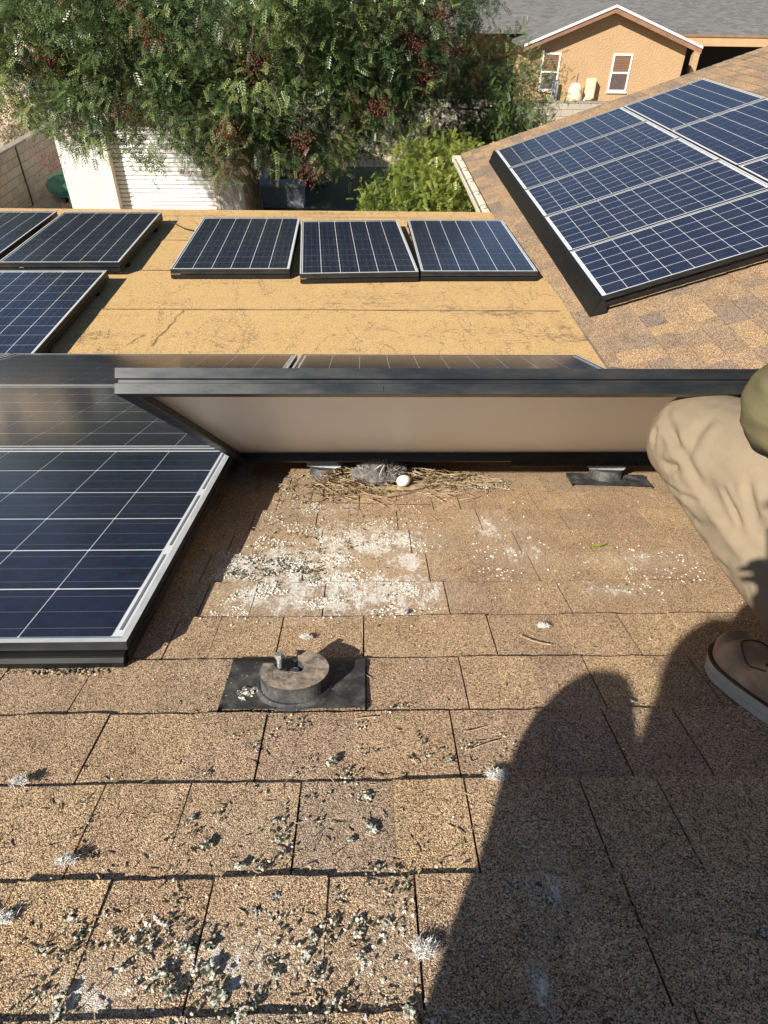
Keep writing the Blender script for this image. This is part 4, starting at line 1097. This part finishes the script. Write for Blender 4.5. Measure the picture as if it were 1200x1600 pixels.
m = MB(); m.box(-9.0,1.3,3.5,8.6,-.05,.012); tag(m.build('patio_slab', M['concrete']), 'concrete slab under the patio roof', kind='structure')

# block walls ---------------------------------------------------------
def block_mat(name, col):
    t = NT(name); v = t.pos(); n = t.noise(v, 70, 5, .7); n2 = t.noise(v, 1.3, 5)
    base = t.mix(t.rnd(), tuple(x*.85 for x in col), tuple(x*1.1 for x in col))
    c = t.mix(t.remap(n, .4, .8, 0, .4), base, tuple(x*.6 for x in col)); c = t.mix(t.remap(n2, .5, .8, 0, .4), c, tuple(x*.75 for x in col)); t.bump(n, .6, .01); return t.fin(c, .95)
M['block'] = block_mat('grey_block', (.40,.345,.275)); M['mortar'] = simple('mortar', (.24,.21,.17), .95)
BK = MB()
def bevel_box(lx, ly, lz, b=.008):
    bm = bmesh.new(); bmesh.ops.create_cube(bm, size=1, matrix=Matrix.Diagonal((lx,ly,lz,1)))
    bmesh.ops.bevel(bm, geom=list(bm.edges), offset=b, segments=1, affect='EDGES'); me = bpy.data.meshes.new('block'); bm.to_mesh(me); bm.free(); return me
BLK = {}
def block(lx):
    k = round(lx, 2)
    if k not in BLK: BLK[k] = bevel_box(lx, .20, .19); BLK[k].materials.append(M['block'])
    return BLK[k]
def block_wall(name, p, yaw, length, courses, label, first=0, post=None):
    e = empty(name, T(*p) @ RZ(yaw)); tag(e, label, 'wall')
    m = MB(); m.box(0, length, -.085, .085, 0, courses*.2); m.build('mortar_core', M['mortar'], e)
    for r in range(courses):
        x = -.2*(r % 2)
        while x < length - .02:
            a, b = max(x, 0), min(x + .4, length)
            if b - a > .06 and r >= first:
                o = link('block', block(b - a - .01), parent=e); o.location = ((a+b)/2, random.uniform(-.002,.002), r*.2 + .1)
            x += .4
    m = MB(); m.box(0, length, -.11, .11, courses*.2, courses*.2 + .05); m.build('cap', M['mortar'], e)
    for a in (post or ()):
        q = MB(); q.box(a-.025, a+.025, -.13, -.09, 0, courses*.2+.02); q.build('post', M['wire'], e)
    return e
block_wall('block_wall', (-8.95, 16.5, 0), R(92.5), 9.0, 7, 'grey block wall running back beside the white garage', 0, (2.6,))
block_wall('block_wall', (-8.0, 26.2, 0), 0, 19.2, 8, 'grey block wall along the back of the yard below the orange house', 4)

# white garage ---------------------------------------------------------
def stucco(name, col, sc=22):
    t = NT(name); v = t.pos(); n = t.noise(v, sc, 5, .6); c = t.mix(t.remap(t.noise(v, 1.2, 4), .35, .7), col, tuple(x*.9 for x in col)); t.bump(t.remap(n, .42, .6), .5, .015); return t.fin(c, .92)
M['white_stucco'] = stucco('white_stucco', (.58,.57,.54)); M['white_paint'] = simple('white_paint', (.72,.72,.70), .55, 0, .05, 5)
GY = 18.0; ga = empty('garage', T(-5.3, GY, 0)); tag(ga, 'white stucco garage with a ribbed white door behind the tree', 'garage')
def gb(nm, x0, x1, y0, y1, z0, z1, mt):
    m = MB(); m.box(x0+5.3, x1+5.3, y0, y1, z0, z1); return m.build(nm, M[mt], ga)
gb('wall', -7.46, -6.36, 0, .25, 0, 2.75, 'white_stucco'); gb('wall', -3.70, -3.05, 0, .25, 0, 2.75, 'white_stucco'); gb('wall', -6.36, -3.70, 0, .25, 2.25, 2.75, 'white_stucco')
gb('wall', -7.46, -7.26, .25, 5.2, 0, 2.75, 'white_stucco'); gb('wall', -3.25, -3.05, .25, 5.2, 0, 2.75, 'white_stucco'); gb('wall', -7.26, -3.25, 5.0, 5.2, 0, 2.75, 'white_stucco')
gb('door_jamb', -6.362, -6.26, -.02, .27, 0, 2.26, 'cream_wall'); gb('door_jamb', -3.80, -3.698, -.02, .27, 0, 2.26, 'cream_wall')
m = MB(); m.box(-.98, 1.52, .29, .31, .02, 2.25); dr = m.build('garage_door', M['white_paint'], ga)
for i in range(22):
    m = MB(); z = .03 + i*.1005; m.prism([(.262,z+.012),(.245,z+.03),(.245,z+.085),(.262,z+.096),(.29,z+.096),(.29,z+.012)], 'x', -.975, 1.515); m.build('slat', M['white_paint'], dr)
M['gray_shingle'] = simple('grey_shingles', (.20,.20,.195), .95, 0, .25, 14, .4, 40)
m = MB(); m.poly([(-2.5,-.4,2.74),(2.6,-.4,2.74),(2.6,5.6,2.74),(-2.5,5.6,2.74),(-2.5,2.6,3.7),(2.6,2.6,3.7)], [(0,1,5,4),(2,3,4,5),(1,2,5),(3,0,4),(3,2,1,0)]); m.build('roof', M['gray_shingle'], ga)

# things in the yard ----------------------------------------------------
M['wood'] = simple('weathered_lumber', (.36,.235,.125), .85, 0, .3, 14, .3, 60); M['red_wood'] = simple('red_stained_wood', (.30,.10,.05), .8, 0, .25, 12)
for i in range(9):
    r_, c_ = divmod(i, 3); m = MB(); m.box(-.07,.07,-1.25,1.25,-.02,.02)
    o = m.build('plank', M['wood'], matrix=T(-8.45+.16*c_, 20.9+random.uniform(-.12,.12), .03+.045*r_ + .1) @ RZ(R(-3+random.uniform(-2,2))))
    tag(o, 'weathered plank in the stack against the block wall', 'plank', 'lumber stacked by the block wall')
for y in (20.0, 21.8):
    m = MB(); m.box(-.3,.3,-.05,.05,0,.105); tag(m.build('bearer', M['wood'], matrix=T(-8.3,y,.004)), 'wooden bearer under the plank stack', 'bearer', 'bearers under the planks')
M['green'] = simple('green_enamel', (.02,.10,.065), .4)
e = empty('wheelbarrow', T(-7.95,19.0,0) @ RZ(R(25))); tag(e, 'dark green wheelbarrow tipped up by the lumber stack', 'wheelbarrow')
m = MB(); v = []; f = []
for j, (rr, zz) in enumerate(((.0,0),(.26,0),(.40,.22),(.43,.24),(.42,.25),(.385,.22),(.25,.02),(0,.02))):
    for i in range(24): a = 2*math.pi*i/24; v.append((rr*1.0*math.cos(a), rr*.75*math.sin(a), zz))
for j in range(7):
    for i in range(24): f.append((j*24+i, j*24+(i+1)%24, (j+1)*24+(i+1)%24, (j+1)*24+i))
m.poly(v, f); m.build('tray', M['green'], e, T(0,0,.42) @ RX(R(52)), smooth=True)
m = MB(); m.tube([(-.2,-.55,.02),(-.18,0,.28),(-.12,.5,.3)], .018, 8); m.tube([(.2,-.55,.02),(.18,0,.28),(.12,.5,.3)], .018, 8); m.build('handles', M['wood'], e)
m = MB(); m.prism([(.18*math.cos(a)+.5, .18*math.sin(a)+.18) for a in [i*math.pi/10 for i in range(20)]], 'x', -.04, .04); m.build('wheel', M['skirt'], e)
M['bin'] = simple('grey_bin_plastic', (.075,.085,.10), .55); M['red'] = simple('red_plastic', (.45,.025,.02), .5); M['box_grey'] = simple('grey_box', (.20,.215,.24), .6)
def wheelie(x, y, mt, label, h=.95):
    e = empty('trash_bin', T(x, y, 0) @ RZ(R(random.uniform(-6,6)))); tag(e, label, 'bin')
    m = MB(); m.poly([(-.2,-.2,.04),(.2,-.2,.04),(.2,.2,.04),(-.2,.2,.04),(-.27,-.29,h),(.27,-.29,h),(.27,.27,h),(-.27,.27,h)], [(3,2,1,0),(4,5,6,7),(0,1,5,4),(1,2,6,5),(2,3,7,6),(3,0,4,7)]); m.build('body', M[mt], e)
    m = MB(); m.prism([(-.31,h+.002),(.32,h+.002),(.32,h+.05),(.1,h+.09),(-.28,h+.05)], 'x', -.29, .29); m.build('lid', M[mt], e)
    for s in (-.2,.2): m = MB(); m.prism([(.24+.09*math.cos(a), .09+.09*math.sin(a)) for a in [i*math.pi/8 for i in range(16)]], 'x', s-.03, s+.03); m.build('wheel', M['skirt'], e)
wheelie(-2.55, 21.6, 'bin', 'dark wheeled bin in tree shade next to the trunk'); wheelie(-1.95, 21.6, 'bin', 'dark wheeled bin in tree shade between two others'); wheelie(-1.35, 21.5, 'box_grey', 'lighter grey bin beneath the red tub')
e = empty('red_tub', T(-1.35, 21.5, 1.09)); tag(e, 'red plastic tub on top of a grey bin', 'tub'); m = MB(); m.cyl(0,0,0,.36,.17,20,.21); m.build('tub', M['red'], e); m = MB(); m.cyl(0,0,.352,.375,.225,20); m.build('rim', M['red'], e)
e = empty('storage_box', T(-2.25, 19.4, 0)); tag(e, 'grey lidded storage box on the turf beside the tree trunk', 'box')
m = MB(); m.box(-.58,.58,-.33,.33,.004,.5); m.build('body', M['box_grey'], e); m = MB(); m.prism([(-.37,.502),(.37,.502),(.37,.54),(.3,.57),(-.3,.57),(-.37,.54)], 'x', -.62, .62); m.build('lid', M['box_grey'], e)
M['orange'] = simple('orange_handle', (.55,.16,.04), .6)
e = empty('garden_stake', T(-.3,20.6,0)); tag(e, 'thin orange stake standing in the turf beneath the branches', 'stake'); m = MB(); m.tube([(0,0,0),(0,0,.9)], .014, 8); m.build('pole', M['orange'], e); m = MB(); m.tube([(-.12,0,.9),(.12,0,.9)], .016, 8); m.build('handle', M['orange'], e)
m = MB(); m.box(-.05,.05,-.05,.05,0,2.1); tag(m.build('fence_post', M['red_wood'], matrix=T(-9.9,24.0,0) @ RY(R(-8))), 'leaning red wooden post beyond the block wall', 'post')

# ------------------------------------------------------------------ neighbour house
M['orange_stucco'] = stucco('orange_stucco', (.43,.28,.15), 14)
M['trim_brown'] = simple('brown_trim', (.22,.12,.07), .8, 0, .2, 4); M['trim_white'] = simple('white_trim', (.74,.72,.68), .6, 0, .06, 3); M['tan_trim'] = simple('tan_fascia', (.42,.27,.14), .8, 0, .1, 3)
M['blind'] = simple('brown_blind', (.22,.115,.06), .7, 0, .15, 8); M['dark_in'] = simple('dark_interior', (.012,.010,.010), .9); M['screen'] = simple('dark_screen', (.085,.06,.055), .7)
def far_shingle():
    t = NT('grey_roof_shingles'); v = t.pos(); n = t.sep(t.vor(t.mapping(v, scale=(1,1.8,1.8)), 4.5, 'Color')); g = t.noise(v, 25, 5)
    c = t.mix(n[0], (.085,.083,.080), (.16,.153,.143)); c = t.mix(t.remap(g, .4, .7, 0, .5), c, (.12,.115,.105)); t.bump(g, .5, .03); return t.fin(c, .95)
M['far_shingle'] = far_shingle()
HY = 30.0; nh = empty('neighbour_house', T(9.2, HY, 0)); tag(nh, 'orange stucco house with a gable end and grey shingle roof', 'house')
xl, xr_, xa = 6.35 - 9.2, 12.2 - 9.2, 9.1 - 9.2; ze, za = 2.98, 4.02
m = MB(); m.prism([(xl,0),(xr_,0),(xr_,ze),(xa,za),(xl,ze)], 'y', 0, 7); m.build('gable_wall', M['orange_stucco'], nh)
def rake(x0, z0, x1, z1, dy0, dy1, dz0, dz1, mt, nm, par=None):
    m = MB(); m.prism([(x0,z0+dz0),(x1,z1+dz0),(x1,z1+dz1),(x0,z0+dz1)] if x0 < x1 else [(x1,z1+dz0),(x0,z0+dz0),(x0,z0+dz1),(x1,z1+dz1)], 'y', dy0, dy1); return m.build(nm, M[mt], par or nh)
sl, sr = (za-ze)/(xa-xl), (za-ze)/(xr_-xa); ov = .42
zl, zr2 = ze - ov*sl, ze - ov*sr
for (x0, z0) in ((xl-ov, zl), (xr_+ov, zr2)):
    rf = rake(x0, z0, xa, za, -.38, 7.2, .06, .16, 'far_shingle', 'roof')
    rake(x0, z0, xa, za, -.40, -.36, -.06, .10, 'trim_brown', 'barge_board'); rake(x0, z0, xa, za, -.44, -.385, .10, .175, 'trim_white', 'drip_edge')
    rake(x0, z0, xa, za, -.355, .0, .045, .058, 'trim_brown', 'soffit')
def window(x0, x1, z0, z1, nslat):
    wn = empty('window', parent=nh)
    m = MB(); t_ = .06
    for a in ((x0,x1,z1-t_,z1),(x0,x1,z0,z0+t_),(x0,x0+t_,z0+t_,z1-t_),(x1-t_,x1,z0+t_,z1-t_),(x0+t_,x1-t_,(z0+z1)/2-.03,(z0+z1)/2+.03)): m.box(a[0],a[1],-.035,.01,a[2],a[3])
    fr = m.build('window', M['trim_white'], nh); bpy.data.objects.remove(wn)
    m = MB(); m.box(x0+.02,x1-.02,-.004,.002,z0+.02,(z0+z1)/2); m.build('screen', M['screen'], fr)
    m = MB(); m.box(x0+.02,x1-.02,-.003,.001,(z0+z1)/2,z1-.02); m.build('recess', M['dark_in'], fr)
    zc = (z0+z1)/2 + .04
    while zc < z1 - .07:
        q = MB(); q.box(x0+.05,x1-.05,-.012,-.006,zc,zc+.038); q.build('blind_slat', M['blind'], fr); zc += .052
    m = MB(); m.poly([(x0+t_,-.02,z0+t_),(x1-t_,-.02,z0+t_),(x1-t_,-.02,z1-t_),(x0+t_,-.02,z1-t_)], [(0,1,2,3)]); m.build('pane', M['glass'], fr)
    m = MB(); m.box(x0-.03,x1+.03,-.06,.0,z0-.05,z0-.001); m.build('sill', M['trim_white'], fr)
window(9.46-9.2, 10.2-9.2, 1.50, 2.72, 9); window(6.75-9.2, 7.45-9.2, 1.50, 2.72, 9)
# long body of the house behind, eave towards us on the right
m = MB(); m.box(-12, 14, 7, 16, 0, 3.0); m.build('wall', M['orange_stucco'], nh)
m = MB(); m.box(xr_, xr_+8, 3.0, 7.0, 0, .02); m.build('porch_floor', M['concrete'], nh)
m = MB(); m.prism([(2.0,3.28),(12,5.6),(22,3.28),(22,3.16),(12,5.48),(2.0,3.16)], 'x', -13.5, 15); m.build('roof', M['far_shingle'], nh)
m = MB(); m.box(xr_+.2, 15, 1.96, 2.0, 2.86, 3.22); m.build('porch_beam', M['tan_trim'], nh); m = MB(); m.box(xr_+.2, 15, 1.92, 1.955, 3.16, 3.22); m.build('fascia', M['trim_brown'], nh)
m = MB(); m.box(xr_+1.2, xr_+1.45, 2.1, 2.35, 0, 2.9); m.build('porch_post', M['orange_stucco'], nh)
m = MB(); m.box(xr_+.05, 15, 6.9, 6.98, .1, 2.85); m.build('porch_back', M['dark_in'], nh)
m = MB(); m.box(xr_+2.6, xr_+2.75, 2.05, 2.12, 3.24, 3.27); m.build('roof_bracket', M['trim_white'], nh)
# equipment beside the gable wall
M['beige_plastic'] = simple('beige_plastic', (.66,.54,.36), .6, 0, .08, 6)
e = empty('filter_tank', T(8.07, 29.45, .22)); tag(e, 'beige dome topped filter tank against the orange wall', 'tank')
m = MB(); 
pr = [(.0,.0),(.24,.0),(.24,.9),(.3,1.0),(.30,1.14),(.24,1.45),(.16,1.58),(0,1.62)]; v = []; f = []
for j, (a, b) in enumerate(pr):
    for i in range(20): v.append((a*math.cos(2*math.pi*i/20), a*math.sin(2*math.pi*i/20), b))
for j in range(len(pr)-1):
    for i in range(20): f.append((j*20+i, j*20+(i+1)%20, (j+1)*20+(i+1)%20, (j+1)*20+i))
m.poly(v, f); m.build('shell', M['beige_plastic'], e, smooth=True); m = MB(); m.tube([(0,0,1.6),(0,0,1.85),(.02,0,1.9)], .02, 6); m.build('valve', M['wire'], e)
m = MB(); m.tube([(.3,-.05,.9),(.5,-.05,1.25),(.58,-.05,1.3)], .035, 8); m.build('pipe', M['trim_white'], e)
e = empty('meter_box', T(8.72, 29.8, .2)); tag(e, 'beige meter box standing clear of the orange wall', 'meter box'); m = MB(); m.box(-.17,.17,-.12,.1,1.05,1.75); m.build('case', M['beige_plastic'], e); m = MB(); m.box(-.14,.14,-.135,-.122,1.1,1.7); m.build('door', M['beige_plastic'], e)
for s in (-.1,0,.1): m = MB(); m.tube([(s,0,0),(s,0,1.06)], .022, 6); m.build('conduit', M['trim_white'], e)
e = empty('pipe_stand', T(7.34, 29.8, .1)); tag(e, 'grey vertical pipes on the orange wall beside the tank', 'pipes')
for s in (-.08,.02,.11): m = MB(); m.tube([(s,0,0),(s,0,1.78-.1*abs(s))], .04, 8); m.build('pipe', M['box_grey'], e)
m = MB(); m.tube([(0,0,0),(0,0,1.25)], .012, 6); tag(m.build('stake', M['wire'], matrix=T(10.75,29.4,.0)), 'thin dark rod in front of the orange wall', 'rod')

# second house beyond the tree, left
nh2 = empty('far_house', T(-15, 31, 0)); tag(nh2, 'pale stucco house with grey roof glimpsed past the tree', 'house')
M['pale_stucco'] = stucco('pale_stucco', (.62,.50,.36), 12)
m = MB(); m.box(-9, 11.5, 0, 9, 0, 2.9); m.build('wall', M['pale_stucco'], nh2); m = MB(); m.prism([(-.5,2.92),(4.5,4.9),(9.5,2.92),(9.5,2.8),(4.5,4.78),(-.5,2.8)], 'x', -9.5, 12); m.build('roof', M['far_shingle'], nh2)
for x in (-6, -1.5, 4.5, 9):
    m = MB(); m.box(x-.5,x+.5,-.04,.0,1.1,2.2); wf = m.build('window', M['trim_white'], nh2); m = MB(); m.box(x-.42,x+.42,-.05,-.041,1.18,2.12); m.build('pane', M['dark_in'], wf)
# ------------------------------------------------------------------ vegetation
def leaf_mat(name, col, tr=.35):
    t = NT(name); n = t.noise(t.pos(), 3.5, 4)
    c = t.mix(t.remap(n, .3, .7), tuple(x*.75 for x in col), tuple(x*1.3 for x in col)); t.fin(c, .38, spec=.6)
    tl = t.n('ShaderNodeBsdfTranslucent'); t.l(c, tl.inputs[0]); mx = t.n('ShaderNodeMixShader'); mx.inputs[0].default_value = tr
    t.l(t.p.outputs[0], mx.inputs[1]); t.l(tl.outputs[0], mx.inputs[2]); t.l(mx.outputs[0], t.out.inputs[0]); return t.m
M['l1'] = leaf_mat('pepper_leaf_dark', (.058,.098,.036)); M['l2'] = leaf_mat('pepper_leaf_mid', (.125,.180,.062)); M['l3'] = leaf_mat('pepper_leaf_light', (.235,.285,.10)); M['l4'] = leaf_mat('pepper_leaf_dry', (.17,.115,.06))
M['b1'] = leaf_mat('shrub_leaf', (.17,.22,.04)); M['b2'] = leaf_mat('shrub_leaf_dark', (.06,.10,.025)); M['b3'] = leaf_mat('shrub_leaf_yellow', (.27,.30,.06))
M['berry'] = simple('red_berries', (.17,.022,.018), .6, 0, .4, 20)
def bark():
    t = NT('bark'); v = t.pos(); n = t.noise(t.mapping(v, scale=(3,3,.7)), 9, 7, .7); c = t.mix(t.remap(n, .3, .7), (.06,.04,.028), (.22,.16,.115)); t.bump(n, .9, .04); return t.fin(c, .95)
M['bark'] = bark()
def leaf_template(pairs, L, ll, lw, droop):
    """pinnate leaf: list of leaflet quads in a frame x=along, y=side, z=up"""
    q = []
    for i in range(pairs):
        t = (i + .6)/pairs; x = L*t; z = -droop*L*t*t
        for s in (-1, 1):
            a = R(62 - 22*t); l_ = ll*(1 - .35*abs(t-.45)); d = np.array([math.cos(a), s*math.sin(a), -.18]); b = np.array([-s*math.sin(a), math.cos(a), 0])*s
            p0 = np.array([x, 0, z]); mid = p0 + d*l_*.5
            q.append([p0, mid + b*lw/2, p0 + d*l_, mid - b*lw/2])
    return np.array(q)
def rot_frames(d, rng, up=(0,0,1)):
    """orthonormal frames with x along d and z roughly up, random roll"""
    d = d/np.linalg.norm(d, axis=1, keepdims=True); u = np.tile(np.array(up, float), (len(d),1)) + rng.normal(0,.35,(len(d),3))
    y = np.cross(u, d); y /= np.linalg.norm(y, axis=1, keepdims=True)+1e-9; z = np.cross(d, y); return np.stack([d, y, z], 2)
def foliage(name, mats, probs, centers, outdirs, per, spread, tmpl, rng, parent, scale=(.7,1.3), droop=.12, group=None):
    C_ = np.repeat(centers, per, 0); O_ = np.repeat(outdirs, per, 0); n = len(C_)
    d = O_*.55 + rng.normal(0,.8,(n,3)); d[:,2] -= droop
    P_ = C_ + rng.normal(0,1,(n,3))*spread
    F_ = rot_frames(d, rng); S_ = rng.uniform(*scale, n)
    nq = len(tmpl); tv = tmpl.reshape(-1,3)
    V = np.einsum('nij,kj->nki', F_, tv)*S_[:,None,None] + P_[:,None,:]
    V = V.reshape(-1,3); Q = np.arange(len(V)).reshape(-1,4)
    pick = rng.choice(len(mats), len(centers), p=probs)
    if group is not None:      # most twigs of a clump share its tone, painting light and shaded clumps
        cl = rng.choice(len(mats), group.max()+1, p=probs)[group]; pick = np.where(rng.random(len(centers)) < .55, cl, pick)
    mi = np.repeat(np.repeat(pick, per), nq)
    me = np_mesh(name, V, Q, mi)
    for k in mats: me.materials.append(M[k])
    return link(name, me, parent=parent)
def clumps(rng, n, c, r, lo=.55, zmin=None, hole=None):
    out = []
    while len(out) < n:
        d = rng.normal(0,1,3); d /= np.linalg.norm(d); p = d*rng.uniform(lo,1)
        q = np.array(c) + p*np.array(r)
        if zmin is not None and q[2] < zmin: continue
        out.append((q, d))
    return np.array([o[0] for o in out]), np.array([o[1] for o in out])
def tree(name, base, label, trunk_pts, trunk_r, cen, rad, ncl, clr, ntw, per, tmpl, mats, probs, seed, limbs=9, spread=.07, lo=.5, zmin=None, extra=(), mass='crown'):
    rng = np.random.default_rng(seed); e = empty(name, T(*base)); tag(e, label, 'tree'); b = np.array(base)
    m = MB(); m.tube([Vector(p) for p in trunk_pts], trunk_r, 14); m.build('trunk', M['bark'], e, smooth=True)
    cc, dd = clumps(rng, ncl, np.array(cen)-b, rad, lo, zmin)
    if extra: cc = np.vstack([cc, np.array(extra) - b]); dx = cc[-len(extra):] - (np.array(cen)-b); dd = np.vstack([dd, dx/np.linalg.norm(dx,axis=1,keepdims=True)])
    top = Vector(trunk_pts[-1])
    for i in range(limbs):
        q = Vector(cc[(i*7) % len(cc)]); m = MB(); mid = top.lerp(q,.5) + Vector((0,0,.35 + .3*random.random()))
        st = Vector(trunk_pts[-2]).lerp(top, random.random()); m.tube([st, st.lerp(mid,.5)+Vector((0,0,.12)), mid, q], [trunk_r[-1]*.62, trunk_r[-1]*.48, trunk_r[-1]*.3, .018], 8); m.build('limb', M['bark'], e, smooth=True)
    # twigs: points through each clump, denser outside
    n = len(cc)*ntw; k = np.repeat(np.arange(len(cc)), ntw); u = rng.normal(0,1,(n,3)); u /= np.linalg.norm(u,axis=1,keepdims=True)
    rr = clr*rng.uniform(.75,1.25,len(cc))[k]*rng.uniform(.25,1,n)**.5
    P_ = cc[k] + u*rr[:,None]*np.array([1,1,.85]); O_ = u*.7 + dd[k]*.5
    if zmin is not None: P_[:,2] = np.maximum(P_[:,2], zmin - .15*rng.random(n))
    tag(foliage(mass, mats, probs, P_, O_, per, spread, tmpl, rng, e, group=k), kind='stuff')
    return e, cc, dd
PEP = leaf_template(5, .145, .052, .0175, .12)
pt, cc, dd = tree('pepper_tree', (-2.37,15,0), 'large dark green pepper tree with drooping feathery leaves beside the white garage', [(0,0,-.05),(.02,0,.7),(-.03,.05,1.5),(.05,.1,2.3),(0,.1,3.0)], [.23,.19,.175,.17,.15],
     (-2.9,15.1,5.3), (5.0,3.9,3.2), 104, .70, 72, 10, PEP, ['l1','l2','l3','l4'], [.40,.36,.20,.04], 21, 14,   .13, .45, 2.35,
     extra=[(-6.2,12.6,3.75),(-5.2,12.4,3.5),(-5.6,13.4,4.0),(-4.2,12.0,3.3),(-3.2,12.0,3.0),(-2.3,12.0,2.8),(-1.4,12.3,2.85),(-.6,12.6,2.8),(.3,13,3.0),(-4.7,12.6,3.25),(-2.6,12.2,3.3),(-1.0,12.4,3.3),(.1,12.6,3.7),(-4.3,12.3,3.7),
            (-6.6,13.2,3.9),(.9,13.4,4.0),(-1.8,11.8,3.8),(-3.5,11.8,3.9),(-5.4,12.2,4.3),(-.2,12.0,4.3),(-2.5,11.6,4.5),(1.3,13.6,4.6),(-4.2,11.8,4.8),(-1,11.6,5),(.2,12.4,4.9),(-5.9,12.8,5),(.5,13.0,3.4),(-.2,13.2,3.1),(.8,13.6,3.5),(-.5,12.6,3.6),(-1.6,12.4,3.2),(.5,13.2,4.3),(-3.0,12.2,3.9),(-5.0,12.6,4.0),(-.8,12.2,4.6)])
rb_ = random.Random(9)
BP = [(-4.62,11.6,3.95),(-1.55,11.2,3.95),(-.95,11.3,3.0),(-.9,11.3,2.55),(.75,12.2,4.2),(1.35,12.6,4.1),(.9,12.3,3.75),(-4.5,11.7,3.05),(-5.1,11.9,2.55),(-2.9,11.2,4.2),(-3.6,11.4,3.3),(.2,11.9,3.35),(-2.1,11.3,3.1),(1.1,12.3,4.5),(-5.7,12.0,4.1)]
for i, (x, y, z) in enumerate(BP):
    m = MB()
    for k in range(110):
        a = rb_.gauss(0,.12); c_ = Vector((a, rb_.gauss(0,.1), rb_.gauss(0,.10))); r_ = rb_.uniform(.007,.012); m.poly([tuple(c_ + v*r_) for v in IV], IF)
    tag(m.build('berry_cluster', M['berry'], pt, T(x+2.37, y-15, z)), kind='stuff')
SHR = leaf_template(5, .12, .034, .017, .15)
tree('shrub', (1.1,12.4,0), 'bright yellow green leafy shrub next to the wing gutter', [(0,0,0),(.05,0,.5),(.02,.05,1.0)], [.09,.07,.06], (1.15,12.3,1.6), (1.1,1.0,1.3), 50, .42, 50, 10, SHR, ['b1','b2','b3'], [.5,.2,.3], 4, 9, .09, .3, .25, mass='foliage')
tree('mesquite_tree', (3.0,15.2,0), 'loose fine leaved tree between the pepper tree and the orange house', [(0,0,0),(.05,0,.9),(.0,.05,1.8)], [.12,.09,.07], (2.2,14.6,2.75), (1.6,1.4,1.45), 46, .52, 30, 10, SHR, ['b2','b1','l2'], [.5,.25,.25], 8, 12, .10, .35, .6, mass='foliage')
tree('brown_shrub', (-9.9,23.2,0), 'dry reddish shrub growing beyond the block wall', [(0,0,0),(.05,0,.5),(.02,.05,.9)], [.07,.05,.04], (-10.2,23,1.3), (1.3,1.0,.75), 16, .45, 30, 9, SHR, ['l4','b2'], [.7,.3], 14, 5, .09, .3, .3, mass='foliage')
